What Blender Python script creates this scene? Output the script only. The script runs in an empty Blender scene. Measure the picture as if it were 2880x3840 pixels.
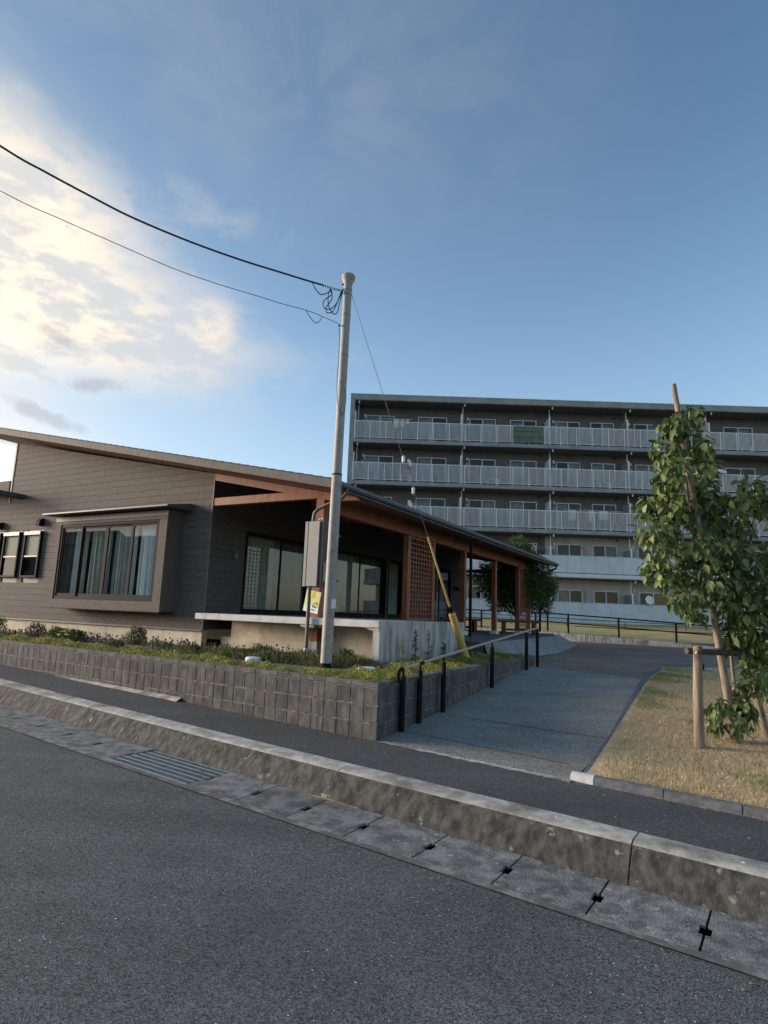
import bpy, bmesh, math, random
import numpy as np
from mathutils import Vector, Matrix
rnd = random.Random(11)
rng = np.random.default_rng(5)
scene = bpy.context.scene
col = scene.collection
ZO = 1.6                                   # all heights below are measured from eye level; ZO puts the gutter near z = 0
R_ = math.radians
PI = math.pi

# ------------------------------------------------------------------ camera
pt, rl = R_(9.575), R_(2.1635)
fw = Vector((0, math.cos(pt), math.sin(pt)))
u0 = Vector((0, -math.sin(pt), math.cos(pt)))
r0 = Vector((1, 0, 0))
cr = math.cos(rl)*r0 + math.sin(rl)*u0
cu = -math.sin(rl)*r0 + math.cos(rl)*u0
cam = bpy.data.cameras.new('camera')
camo = bpy.data.objects.new('camera', cam)
col.objects.link(camo)
m3 = Matrix((cr, cu, -fw)).transposed()
camo.matrix_world = Matrix.Translation((0, 0, ZO)) @ m3.to_4x4()
cam.sensor_fit = 'VERTICAL'
cam.sensor_height = 36
cam.sensor_width = 27
cam.lens = 2274.4/3840*36
cam.clip_end = 3000
cam.clip_start = 0.05
scene.camera = camo

# ------------------------------------------------------------------ view
vs = scene.view_settings
vs.view_transform = 'Standard'
vs.look = 'None'
vs.gamma = 1
vs.use_curve_mapping = False
vs.exposure = 2.3

# ------------------------------------------------------------------ sun and sky
SUN_AZ, SUN_EL = R_(-78), R_(10)
sd = Vector((math.sin(SUN_AZ)*math.cos(SUN_EL), math.cos(SUN_AZ)*math.cos(SUN_EL), math.sin(SUN_EL)))
LAMP_AZ = SUN_AZ
ld = Vector((math.sin(LAMP_AZ)*math.cos(SUN_EL), math.cos(LAMP_AZ)*math.cos(SUN_EL), math.sin(SUN_EL)))
sl = bpy.data.lights.new('sun', 'SUN')
sl.energy = 1.2
sl.angle = R_(18)
sl.color = (1.0, 0.84, 0.68)
so = bpy.data.objects.new('sun', sl)
col.objects.link(so)
so.rotation_euler = (-ld).to_track_quat('-Z', 'Y').to_euler()

world = bpy.data.worlds.new('World')
scene.world = world
world.use_nodes = True
wt = world.node_tree
wt.nodes.clear()
WN, WL = wt.nodes, wt.links

def wn(t, **k):
    n = WN.new(t)
    for a, b in k.items():
        setattr(n, a, b)
    return n

def sock(n, i, v):
    if hasattr(v, 'is_output'):
        WL.new(v, n.inputs[i])
    else:
        n.inputs[i].default_value = v

def wmath(op, a, b=0.0, c=None, clamp=False):
    n = wn('ShaderNodeMath', operation=op, use_clamp=clamp)
    sock(n, 0, a)
    sock(n, 1, b)
    if c is not None:
        sock(n, 2, c)
    return n.outputs[0]

def wdot(v, d):
    n = wn('ShaderNodeVectorMath', operation='DOT_PRODUCT')
    WL.new(v, n.inputs[0])
    n.inputs[1].default_value = d
    return n.outputs['Value']

def wstep(v, a, b, lo=0.0, hi=1.0):
    n = wn('ShaderNodeMapRange', interpolation_type='SMOOTHSTEP', clamp=True)
    sock(n, 0, v)
    n.inputs[1].default_value = a
    n.inputs[2].default_value = b
    n.inputs[3].default_value = lo
    n.inputs[4].default_value = hi
    return n.outputs[0]

def wnoise(v, s, d, r=0.55, dist=0.0, scale=(1, 1, 1), rot=(0, 0, 0)):
    mp = wn('ShaderNodeMapping')
    WL.new(v, mp.inputs[0])
    mp.inputs['Scale'].default_value = scale
    mp.inputs['Rotation'].default_value = rot
    n = wn('ShaderNodeTexNoise')
    WL.new(mp.outputs[0], n.inputs['Vector'])
    n.inputs['Scale'].default_value = s
    n.inputs['Detail'].default_value = d
    n.inputs['Roughness'].default_value = r
    n.inputs['Distortion'].default_value = dist
    return n.outputs['Fac']

def wmix(f, a, b):
    n = wn('ShaderNodeMix', data_type='RGBA')
    sock(n, 0, f)
    sock(n, 6, a)
    sock(n, 7, b)
    return n.outputs[2]

tc = wn('ShaderNodeTexCoord')
DV = tc.outputs['Generated']
sky = wn('ShaderNodeTexSky', sky_type='NISHITA')
sky.sun_disc = False
sky.sun_elevation = SUN_EL
sky.sun_rotation = SUN_AZ
sky.altitude = 0
sky.air_density = 1.0
sky.dust_density = 1.0
sky.ozone_density = 2.2
skyk = wn('ShaderNodeVectorMath', operation='SCALE')
WL.new(sky.outputs[0], skyk.inputs[0])
skyk.inputs['Scale'].default_value = 1.0
hs = wn('ShaderNodeHueSaturation')
WL.new(skyk.outputs[0], hs.inputs['Color'])
hs.inputs['Saturation'].default_value = 1.0
wb = wn('ShaderNodeMix', data_type='RGBA', blend_type='MULTIPLY')
wb.inputs[0].default_value = 1
WL.new(hs.outputs[0], wb.inputs[6])
wb.inputs[7].default_value = (1.00, 0.99, 1.01, 1)
base = wb.outputs[2]

def dirv(az, el):
    az, el = R_(az), R_(el)
    return Vector((math.sin(az)*math.cos(el), math.cos(az)*math.cos(el), math.sin(el)))

def tangent(az, el):
    c = dirv(az, el)
    ex = Vector((math.cos(R_(az)), -math.sin(R_(az)), 0))
    ey = ex.cross(c)
    ey = ey if ey.z > 0 else -ey
    zc = wmath('MAXIMUM', wdot(DV, c), 0.05)
    return wmath('DIVIDE', wdot(DV, ex), zc), wmath('DIVIDE', wdot(DV, ey), zc), wdot(DV, c)

def ellipse(az, el, w, h, tilt=0.0):
    x, y, c = tangent(az, el)
    ct, st = math.cos(R_(tilt)), math.sin(R_(tilt))
    xr = wmath('ADD', wmath('MULTIPLY', x, ct), wmath('MULTIPLY', y, st))
    yr = wmath('SUBTRACT', wmath('MULTIPLY', y, ct), wmath('MULTIPLY', x, st))
    xx = wmath('POWER', wmath('ABSOLUTE', wmath('DIVIDE', xr, w)), 2.0)
    yy = wmath('POWER', wmath('ABSOLUTE', wmath('DIVIDE', yr, h)), 2.0)
    rr = wmath('SQRT', wmath('ADD', xx, yy))
    behind = wstep(c, 0.0, 0.1, 5.0, 0.0)
    return wmath('ADD', rr, behind)

n_big = wnoise(DV, 4.6, 7, 0.6, 0.1, (1, 1, 1.9))
n_mid = wnoise(DV, 15.0, 7, 0.6, 0.12, (1, 1, 2.3), (0.1, 0.2, 0))
n_wsp = wnoise(DV, 5.5, 8, 0.62, 0.9, (1.0, 1.0, 1.6), (0.3, 0.0, 0.5))
# the sunset cloud bank: its right end is in view, it goes on to the left of the frame
e1 = ellipse(-39, 24.5, 0.455, 0.125, 0)
e2 = ellipse(-18.5, 24.4, 0.07, 0.055, 25)
e3 = ellipse(-37, 29.5, 0.24, 0.13, -10)
er = wmath('MINIMUM', wmath('MINIMUM', e1, e2), e3)
edge = wmath('ADD', er, wmath('MULTIPLY', wmath('SUBTRACT', n_big, 0.5), 1.15))
edge = wmath('ADD', edge, wmath('MULTIPLY', wmath('SUBTRACT', n_mid, 0.5), 0.9))
body = wstep(edge, 1.30, 0.46)
# broad thin veil round the bank and wisps up to its right
v1 = ellipse(-50, 25, 0.76, 0.40, -5)
veil = wmath('MULTIPLY', wstep(v1, 1.1, 0.1), wstep(n_wsp, 0.25, 0.75, 0.5, 0.85))
w1 = ellipse(-22, 33.6, 0.20, 0.055, -2)
wv = wmath('MULTIPLY', wstep(w1, 1.3, 0.2), wstep(n_wsp, 0.40, 0.66, 0.0, 0.45))
w2 = ellipse(-14, 22.5, 0.20, 0.028, 10)
wv2 = wmath('MULTIPLY', wstep(w2, 1.3, 0.2), wstep(n_mid, 0.36, 0.66, 0.0, 0.30))
w3 = ellipse(12, 42, 0.35, 0.03, -30)
wv3 = wmath('MULTIPLY', wstep(w3, 1.2, 0.2), wstep(n_mid, 0.48, 0.70, 0.0, 0.07))
v2 = ellipse(-14, 46, 0.60, 0.30, 0)
veil = wmath('MAXIMUM', veil, wmath('MULTIPLY', wstep(v2, 1.2, 0.0), wstep(n_wsp, 0.25, 0.75, 0.08, 0.26)))
w4 = ellipse(11, 38.8, 0.035, 0.022, -10)
wv3 = wmath('MAXIMUM', wv3, wmath('MULTIPLY', wstep(w4, 1.3, 0.1), 0.08))
thin = wmath('MAXIMUM', wmath('MAXIMUM', veil, wv), wmath('MAXIMUM', wv2, wv3))
# cloud brightness grows towards the sun
sunprox = wstep(wdot(DV, sd), 0.42, 0.95)
ccol = wmix(sunprox, (0.42, 0.375, 0.33, 1), (0.70, 0.59, 0.43, 1))
shade = wmix(sunprox, (0.285, 0.305, 0.335, 1), (0.40, 0.38, 0.335, 1))
lum = wstep(wmath('ADD', wmath('MULTIPLY', n_mid, 0.62), wmath('MULTIPLY', n_big, 0.38)), 0.42, 0.57)
cbody = wmix(lum, shade, ccol)
vcol = wmix(sunprox, (0.30, 0.31, 0.32, 1), (0.48, 0.43, 0.35, 1))
KC = 0.46
def wscale(c, k):
    n = wn('ShaderNodeVectorMath', operation='SCALE')
    WL.new(c, n.inputs[0])
    n.inputs['Scale'].default_value = k
    return n.outputs[0]
SKS = 0.080
c0 = wscale(base, SKS)
dv = wn('ShaderNodeVectorMath', operation='MULTIPLY_ADD')
WL.new(c0, dv.inputs[0])
dv.inputs[1].default_value = (1.5, 1.5, 1.5)
dv.inputs[2].default_value = (1, 1, 1)
dq = wn('ShaderNodeVectorMath', operation='DIVIDE')
WL.new(c0, dq.inputs[0])
WL.new(dv.outputs[0], dq.inputs[1])
c0 = dq.outputs[0]
# deeper blue overhead, paler towards the horizon
zz_ = wdot(DV, Vector((0, 0, 1)))
def wmul(a, b):
    n = wn('ShaderNodeMix', data_type='RGBA', blend_type='MULTIPLY')
    n.inputs[0].default_value = 1
    WL.new(a, n.inputs[6])
    WL.new(b, n.inputs[7])
    return n.outputs[2]
c0 = wmul(c0, wmix(wstep(zz_, 0.26, 0.74), (1.0, 1.0, 1.0, 1), (0.62, 0.70, 0.74, 1)))
c0 = wmul(c0, wmix(wstep(zz_, 0.34, 0.12), (1.0, 1.0, 1.0, 1), (1.06, 1.02, 1.02, 1)))
# pale haze of the evening air low over the horizon
glow = ellipse(-52, 5, 0.52, 0.26, 0)
c0 = wmix(wmath('MULTIPLY', wstep(glow, 1.3, 0.0), 0.75), c0, (0.40, 0.27, 0.165, 1))
c0 = wmix(wmath('MULTIPLY', thin, 0.8), c0, wscale(vcol, KC))
c0 = wmix(wmath('MULTIPLY', body, 0.93), c0, wscale(cbody, KC))
# three small dark cloudlets in shade
for az, el, w, h, t, a in [(-27.0, 18.4, 0.040, 0.012, 12, 0.55), (-30.2, 15.1, 0.055, 0.012, -16, 0.50), (-30.3, 21.6, 0.03, 0.009, -20, 0.5), (-33, 12.6, 0.05, 0.006, -8, 0.35)]:
    e = wmath('ADD', ellipse(az, el, w, h, t), wmath('MULTIPLY', wmath('SUBTRACT', wnoise(DV, 30, 4, 0.6), 0.5), 1.8))
    c0 = wmix(wmath('MULTIPLY', wstep(e, 1.25, 0.35), a), c0, (0.095, 0.095, 0.108, 1))
bg = wn('ShaderNodeBackground')
WL.new(c0, bg.inputs['Color'])
bg.inputs['Strength'].default_value = 1.0
wo = wn('ShaderNodeOutputWorld')
WL.new(bg.outputs[0], wo.inputs['Surface'])

# ------------------------------------------------------------------ materials
def new_mat(name):
    m = bpy.data.materials.new(name)
    m.use_nodes = True
    nt = m.node_tree
    b = nt.nodes['Principled BSDF']
    return m, nt, b

def mat(name, c, c2=None, rough=0.8, scale=6.0, detail=5, stretch=(1, 1, 1), bump=0.15, bscale=60.0, bdist=0.004,
        metal=0.0, vary=0.0, spec=0.4, lo=0.35, hi=0.65, c3=None, s3=1.2, lo3=0.5, hi3=0.7, st3=(1, 1, 1), world=True, bstretch=(1, 1, 1)):
    """two colours mixed by noise, an optional third for stains, fine bump, per-object variation"""
    m, nt, b = new_mat(name)
    N, L = nt.nodes, nt.links
    if world:
        co = N.new('ShaderNodeNewGeometry').outputs['Position']
    else:
        co = N.new('ShaderNodeTexCoord').outputs['Object']
    def noise(s, d, st):
        mp = N.new('ShaderNodeMapping')
        mp.inputs['Scale'].default_value = st
        L.new(co, mp.inputs[0])
        n = N.new('ShaderNodeTexNoise')
        n.inputs['Scale'].default_value = s
        n.inputs['Detail'].default_value = d
        n.inputs['Roughness'].default_value = 0.6
        L.new(mp.outputs[0], n.inputs['Vector'])
        return n.outputs['Fac']
    def ramp(f, lo, hi):
        r = N.new('ShaderNodeMapRange')
        r.interpolation_type = 'SMOOTHSTEP'
        L.new(f, r.inputs[0])
        r.inputs[1].default_value = lo
        r.inputs[2].default_value = hi
        return r.outputs[0]
    def mix(f, a, bb):
        x = N.new('ShaderNodeMix')
        x.data_type = 'RGBA'
        L.new(f, x.inputs[0])
        for i, v in ((6, a), (7, bb)):
            if hasattr(v, 'is_output'):
                L.new(v, x.inputs[i])
            else:
                x.inputs[i].default_value = (*v, 1)
        return x.outputs[2]
    if c2 is None:
        c2 = tuple(min(1, v*1.18) for v in c)
    out = mix(ramp(noise(scale, detail, stretch), lo, hi), c, c2)
    if c3 is not None:
        out = mix(ramp(noise(s3, 6, st3), lo3, hi3), out, c3)
    if vary:
        oi = N.new('ShaderNodeObjectInfo')
        mr = N.new('ShaderNodeMapRange')
        L.new(oi.outputs['Random'], mr.inputs[0])
        mr.inputs[3].default_value = 1-vary
        mr.inputs[4].default_value = 1+vary
        sc = N.new('ShaderNodeVectorMath')
        sc.operation = 'SCALE'
        L.new(out, sc.inputs[0])
        L.new(mr.outputs[0], sc.inputs['Scale'])
        out = sc.outputs[0]
    L.new(out, b.inputs['Base Color'])
    b.inputs['Roughness'].default_value = rough
    b.inputs['Metallic'].default_value = metal
    b.inputs['Specular IOR Level'].default_value = spec
    if bump:
        bp = N.new('ShaderNodeBump')
        bp.inputs['Strength'].default_value = bump
        bp.inputs['Distance'].default_value = bdist
        L.new(noise(bscale, 3, bstretch), bp.inputs['Height'])
        L.new(bp.outputs[0], b.inputs['Normal'])
    return m

def aggregate(name, dark, light, speck, rough=0.85, s=230, specks=0.5, patch=(0.86, 1.14), tint=None, spscale=38):
    """asphalt / exposed aggregate: pebbly voronoi cells, sparse pale chips, broad patches"""
    m, nt, b = new_mat(name)
    N, L = nt.nodes, nt.links
    co = N.new('ShaderNodeNewGeometry').outputs['Position']
    v = N.new('ShaderNodeTexVoronoi')
    v.inputs['Scale'].default_value = s
    L.new(co, v.inputs['Vector'])
    sep = N.new('ShaderNodeSeparateColor')
    L.new(v.outputs['Color'], sep.inputs[0])
    x = N.new('ShaderNodeMix')
    x.data_type = 'RGBA'
    L.new(sep.outputs[0], x.inputs[0])
    x.inputs[6].default_value = (*dark, 1)
    x.inputs[7].default_value = (*light, 1)
    n = N.new('ShaderNodeTexNoise')
    n.inputs['Scale'].default_value = 0.9
    n.inputs['Detail'].default_value = 7
    n.inputs['Roughness'].default_value = 0.65
    L.new(co, n.inputs['Vector'])
    mr = N.new('ShaderNodeMapRange')
    L.new(n.outputs['Fac'], mr.inputs[0])
    mr.inputs[1].default_value = 0.3
    mr.inputs[2].default_value = 0.7
    mr.inputs[3].default_value, mr.inputs[4].default_value = patch
    # long bands worn along the road's direction
    mp2 = N.new('ShaderNodeMapping')
    mp2.inputs['Rotation'].default_value = (0, 0, R_(34.1))
    mp2.inputs['Scale'].default_value = (0.12, 1.3, 1)
    L.new(co, mp2.inputs[0])
    n2 = N.new('ShaderNodeTexNoise')
    n2.inputs['Scale'].default_value = 1.0
    n2.inputs['Detail'].default_value = 4
    L.new(mp2.outputs[0], n2.inputs['Vector'])
    mr2 = N.new('ShaderNodeMapRange')
    L.new(n2.outputs['Fac'], mr2.inputs[0])
    mr2.inputs[1].default_value = 0.3
    mr2.inputs[2].default_value = 0.7
    mr2.inputs[3].default_value, mr2.inputs[4].default_value = 0.82, 1.16
    mm_ = N.new('ShaderNodeMath')
    mm_.operation = 'MULTIPLY'
    L.new(mr.outputs[0], mm_.inputs[0])
    L.new(mr2.outputs[0], mm_.inputs[1])
    sc = N.new('ShaderNodeVectorMath')
    sc.operation = 'SCALE'
    L.new(x.outputs[2], sc.inputs[0])
    L.new(mm_.outputs[0], sc.inputs['Scale'])
    # chips
    v2 = N.new('ShaderNodeTexVoronoi')
    v2.inputs['Scale'].default_value = spscale
    L.new(co, v2.inputs['Vector'])
    s2 = N.new('ShaderNodeSeparateColor')
    L.new(v2.outputs['Color'], s2.inputs[0])
    g = N.new('ShaderNodeMath')
    g.operation = 'GREATER_THAN'
    L.new(s2.outputs[1], g.inputs[0])
    g.inputs[1].default_value = 1-specks*0.5
    rad = N.new('ShaderNodeMath')
    rad.operation = 'MULTIPLY'
    L.new(s2.outputs[2], rad.inputs[0])
    rad.inputs[1].default_value = 0.17
    l = N.new('ShaderNodeMath')
    l.operation = 'LESS_THAN'
    L.new(v2.outputs['Distance'], l.inputs[0])
    L.new(rad.outputs[0], l.inputs[1])
    mu = N.new('ShaderNodeMath')
    mu.operation = 'MULTIPLY'
    L.new(g.outputs[0], mu.inputs[0])
    L.new(l.outputs[0], mu.inputs[1])
    x2 = N.new('ShaderNodeMix')
    x2.data_type = 'RGBA'
    L.new(mu.outputs[0], x2.inputs[0])
    L.new(sc.outputs[0], x2.inputs[6])
    x2.inputs[7].default_value = (*speck, 1)
    L.new(x2.outputs[2], b.inputs['Base Color'])
    b.inputs['Roughness'].default_value = rough
    b.inputs['Specular IOR Level'].default_value = 0.35
    bp = N.new('ShaderNodeBump')
    bp.inputs['Strength'].default_value = 0.8
    bp.inputs['Distance'].default_value = 0.005
    L.new(v.outputs['Distance'], bp.inputs['Height'])
    L.new(bp.outputs[0], b.inputs['Normal'])
    return m

def glass_mat(name, tint, refl=0.5, trans=1.0):
    m = bpy.data.materials.new(name)
    m.use_nodes = True
    nt = m.node_tree
    nt.nodes.clear()
    N, L = nt.nodes, nt.links
    o = N.new('ShaderNodeOutputMaterial')
    t = N.new('ShaderNodeBsdfTransparent')
    t.inputs[0].default_value = (*tint, 1)
    g = N.new('ShaderNodeBsdfGlossy')
    g.inputs['Roughness'].default_value = 0.02
    g.inputs['Color'].default_value = (0.95, 0.97, 1, 1)
    lw_ = N.new('ShaderNodeLayerWeight')
    p5 = N.new('ShaderNodeMath')
    p5.operation = 'POWER'
    lw_.inputs['Blend'].default_value = 0.5
    L.new(lw_.outputs['Facing'], p5.inputs[0])
    p5.inputs[1].default_value = 4.0
    k = N.new('ShaderNodeMath')
    k.operation = 'MULTIPLY_ADD'
    k.use_clamp = True
    L.new(p5.outputs[0], k.inputs[0])
    k.inputs[1].default_value = refl*0.92
    k.inputs[2].default_value = refl*0.08
    x = N.new('ShaderNodeMixShader')
    L.new(k.outputs[0], x.inputs[0])
    L.new(t.outputs[0], x.inputs[1])
    L.new(g.outputs[0], x.inputs[2])
    L.new(x.outputs[0], o.inputs['Surface'])
    return m

def leaf_mat(name, c, c2, trans=0.3, rough=0.5):
    m, nt, b = new_mat(name)
    N, L = nt.nodes, nt.links
    oi = N.new('ShaderNodeNewGeometry')
    at = N.new('ShaderNodeAttribute')
    at.attribute_name = 'tone'
    obi = N.new('ShaderNodeObjectInfo')
    ad = N.new('ShaderNodeMath')
    ad.operation = 'ADD'
    L.new(at.outputs['Fac'], ad.inputs[0])
    L.new(obi.outputs['Random'], ad.inputs[1])
    fr = N.new('ShaderNodeMath')
    fr.operation = 'FRACT'
    L.new(ad.outputs[0], fr.inputs[0])
    pw = N.new('ShaderNodeMath')
    pw.operation = 'POWER'
    L.new(fr.outputs[0], pw.inputs[0])
    pw.inputs[1].default_value = 1.6
    x = N.new('ShaderNodeMix')
    x.data_type = 'RGBA'
    L.new(pw.outputs[0], x.inputs[0])
    x.inputs[6].default_value = (*c, 1)
    x.inputs[7].default_value = (*c2, 1)
    L.new(x.outputs[2], b.inputs['Base Color'])
    b.inputs['Roughness'].default_value = rough
    b.inputs['Specular IOR Level'].default_value = 0.35
    tr = N.new('ShaderNodeBsdfTranslucent')
    L.new(x.outputs[2], tr.inputs[0])
    mx = N.new('ShaderNodeMixShader')
    mx.inputs[0].default_value = trans
    o = N['Material Output'] if 'Material Output' in N else N.new('ShaderNodeOutputMaterial')
    o = [n for n in N if n.type == 'OUTPUT_MATERIAL'][0]
    L.new(b.outputs[0], mx.inputs[1])
    L.new(tr.outputs[0], mx.inputs[2])
    L.new(mx.outputs[0], o.inputs['Surface'])
    return m

M = {}
M['asphalt'] = aggregate('asphalt', (0.029, 0.029, 0.0283), (0.225, 0.224, 0.216), (0.90, 0.90, 0.86), s=135, specks=0.42, spscale=38, patch=(0.78, 1.22))
M['footpath'] = aggregate('footpath_asphalt', (0.026, 0.026, 0.0258), (0.15, 0.15, 0.147), (0.55, 0.55, 0.53), s=125, specks=0.12, spscale=30)
M['ramp'] = aggregate('ramp_concrete', (0.075, 0.07, 0.061), (0.45, 0.425, 0.375), (0.6, 0.6, 0.6), s=120, specks=0.2, patch=(0.8, 1.2))
M['forecourt'] = aggregate('forecourt_asphalt', (0.115, 0.082, 0.062), (0.38, 0.275, 0.21), (0.5, 0.46, 0.4), s=45, specks=0.15, patch=(0.65, 1.35))
M['apron'] = aggregate('apron_paving', (0.14, 0.14, 0.14), (0.32, 0.32, 0.32), (0.4, 0.4, 0.4), s=80, specks=0.1)
M['floor'] = mat('porch_floor', (0.10, 0.103, 0.105), (0.15, 0.152, 0.155), rough=0.8)
M['kerb'] = mat('kerb_concrete', (0.38, 0.355, 0.305), (0.60, 0.565, 0.49), rough=0.9, scale=9, bump=0.6, bscale=90, bdist=0.006, c3=(0.20, 0.185, 0.155), s3=2.4, lo3=0.45, hi3=0.68, vary=0.06)
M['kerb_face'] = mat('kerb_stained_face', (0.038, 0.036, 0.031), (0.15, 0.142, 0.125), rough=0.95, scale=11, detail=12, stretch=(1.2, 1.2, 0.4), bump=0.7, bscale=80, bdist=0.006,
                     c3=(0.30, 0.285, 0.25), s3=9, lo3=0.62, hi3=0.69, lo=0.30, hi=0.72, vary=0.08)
M['drain'] = mat('drain_concrete', (0.115, 0.11, 0.103), (0.27, 0.262, 0.25), rough=0.9, scale=7, detail=12, bump=0.9, bscale=60, bdist=0.008, c3=(0.40, 0.40, 0.39), s3=16, lo3=0.58, hi3=0.72, vary=0.14)
M['drain_edge'] = mat('drain_edge_concrete', (0.15, 0.14, 0.13), (0.30, 0.28, 0.25), rough=0.9, scale=5, detail=9, bump=0.5, lo=0.45, hi=0.6)
M['slot'] = mat('slot_shadow', (0.012, 0.012, 0.012), rough=0.9, bump=0)
M['block'] = mat('block_face', (0.145, 0.137, 0.129), (0.065, 0.062, 0.063), rough=0.95, scale=4.5, detail=9, stretch=(1.3, 1.3, 0.8), bump=0.5, bscale=120, bdist=0.004,
                 c3=(0.07, 0.066, 0.066), s3=9, lo3=0.48, hi3=0.66, st3=(1.6, 1.6, 0.22), vary=0.10)
M['coping'] = mat('coping_face', (0.085, 0.08, 0.078), (0.17, 0.16, 0.152), rough=0.95, scale=6, bump=0.4, bscale=100, vary=0.06, c3=(0.075, 0.072, 0.07), s3=4, lo3=0.5, hi3=0.66)
M['mortar'] = mat('mortar', (0.22, 0.205, 0.185), (0.07, 0.066, 0.062), rough=0.95, scale=12)
M['soil'] = mat('soil', (0.11, 0.085, 0.065), (0.21, 0.165, 0.125), rough=1, scale=20, bump=1, bscale=50, bdist=0.02)
M['drygrass'] = mat('lawn_ground', (0.50, 0.38, 0.23), (0.68, 0.54, 0.35), rough=1, scale=9, detail=8, bump=1, bscale=90, bdist=0.02, c3=(0.22, 0.22, 0.08), s3=1.3, lo3=0.52, hi3=0.70)
M['fargrass'] = mat('far_lawn_ground', (0.26, 0.26, 0.09), (0.52, 0.40, 0.20), rough=1, scale=1.0, detail=8, stretch=(0.5, 1.6, 1), bump=0.8, bscale=30, bdist=0.03)
M['ground'] = mat('ground_sheet', (0.12, 0.12, 0.09), (0.18, 0.16, 0.12), rough=1, scale=0.2)
M['greenbase'] = mat('bed_green_base', (0.09, 0.12, 0.025), (0.17, 0.19, 0.045), rough=1, scale=25, bump=1, bscale=80, bdist=0.02)
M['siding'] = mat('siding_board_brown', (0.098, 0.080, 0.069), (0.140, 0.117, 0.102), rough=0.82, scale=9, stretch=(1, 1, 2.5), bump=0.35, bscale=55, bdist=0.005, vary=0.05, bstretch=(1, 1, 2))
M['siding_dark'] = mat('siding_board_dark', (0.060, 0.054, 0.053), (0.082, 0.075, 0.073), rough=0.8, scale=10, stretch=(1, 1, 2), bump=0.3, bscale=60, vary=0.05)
M['trim_brown'] = mat('trim_brown', (0.105, 0.083, 0.069), (0.13, 0.105, 0.088), rough=0.6, bump=0.1)
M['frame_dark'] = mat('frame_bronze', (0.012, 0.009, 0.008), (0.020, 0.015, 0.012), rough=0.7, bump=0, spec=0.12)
M['frame_light'] = mat('frame_bronze_light', (0.11, 0.07, 0.048), (0.15, 0.098, 0.068), rough=0.45, bump=0)
M['roof'] = mat('roof_shingle', (0.060, 0.068, 0.078), (0.10, 0.11, 0.12), rough=0.85, scale=20, bump=0.6, bscale=60, vary=0.15)
M['fascia'] = mat('fascia_board', (0.125, 0.104, 0.090), (0.165, 0.14, 0.122), rough=0.75, scale=8, bump=0.25)
M['eave_metal'] = mat('eave_metal', (0.075, 0.085, 0.095), (0.10, 0.11, 0.12), rough=0.5, bump=0.05)
M['wood'] = mat('orange_wood', (0.20, 0.062, 0.022), (0.31, 0.105, 0.038), rough=0.55, scale=5, detail=6, stretch=(2.5, 2.5, 0.7), bump=0.2, bscale=50, vary=0.10)
M['wood_dark'] = mat('soffit_wood', (0.15, 0.06, 0.026), (0.21, 0.085, 0.038), rough=0.6, scale=4, stretch=(0.6, 4, 4), bump=0.2, vary=0.1)
M['concrete_warm'] = mat('foundation_concrete', (0.56, 0.48, 0.36), (0.70, 0.61, 0.46), rough=0.9, scale=2.5, detail=8, bump=0.3, bscale=60, c3=(0.48, 0.41, 0.30), s3=1.5, lo3=0.5, hi3=0.7, vary=0.03)
M['concrete_grey'] = mat('weathered_concrete', (0.50, 0.485, 0.45), (0.25, 0.245, 0.235), rough=0.9, scale=2.6, detail=10, stretch=(2.2, 2.2, 0.45), bump=0.4, bscale=60, lo=0.4, hi=0.62)
M['slabtop'] = mat('slab_concrete', (0.66, 0.65, 0.62), (0.48, 0.47, 0.45), rough=0.9, scale=5, detail=8, bump=0.3, lo=0.45, hi=0.7)
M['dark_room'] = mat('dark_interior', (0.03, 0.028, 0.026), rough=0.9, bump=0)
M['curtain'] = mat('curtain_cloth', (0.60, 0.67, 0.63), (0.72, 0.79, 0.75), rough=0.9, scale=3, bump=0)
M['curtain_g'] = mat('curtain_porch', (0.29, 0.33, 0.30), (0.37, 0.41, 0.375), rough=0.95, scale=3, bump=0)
M['curtain_w'] = mat('curtain_white', (0.52, 0.55, 0.53), (0.66, 0.68, 0.66), rough=0.9, scale=2, bump=0)
M['blind'] = mat('roller_blind', (0.62, 0.60, 0.45), (0.68, 0.66, 0.50), rough=0.9, bump=0)
M['frosted'] = mat('frosted_pane', (0.25, 0.25, 0.175), (0.29, 0.29, 0.205), rough=0.8, bump=0)
M['glass'] = glass_mat('clear_glass', (0.90, 0.92, 0.92), 0.8)
M['glass_dark'] = glass_mat('screened_glass', (0.52, 0.54, 0.52), 0.7)
M['glass_porch'] = glass_mat('porch_glass', (0.80, 0.83, 0.80), 0.7)
M['glass_far'] = glass_mat('far_glass', (0.55, 0.6, 0.6), 0.45)
M['black_metal'] = mat('dark_brown_metal', (0.010, 0.008, 0.008), (0.018, 0.014, 0.013), rough=0.75, bump=0.1, spec=0.12)
M['handle_wood'] = mat('rail_tube', (0.38, 0.28, 0.235), (0.47, 0.35, 0.29), rough=0.55, scale=20, bump=0.1)
M['pole'] = mat('pole_grey_paint', (0.30, 0.275, 0.245), (0.36, 0.335, 0.30), rough=0.6, scale=14, bump=0.2, bscale=40, c3=(0.24, 0.21, 0.18), s3=6, lo3=0.55, hi3=0.7)
M['cabinet'] = mat('cabinet_beige', (0.33, 0.315, 0.28), (0.37, 0.35, 0.315), rough=0.5, bump=0.05)
M['cabinet_side'] = mat('cabinet_bracket', (0.06, 0.055, 0.05), rough=0.6)
M['pipe'] = mat('pipe_brown', (0.11, 0.095, 0.082), (0.14, 0.12, 0.105), rough=0.5, bump=0.05)
M['cable'] = mat('cable_black', (0.02, 0.02, 0.024), rough=0.5, bump=0)
M['wire'] = mat('steel_wire', (0.20, 0.20, 0.20), rough=0.4, metal=0.6, bump=0)
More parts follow.
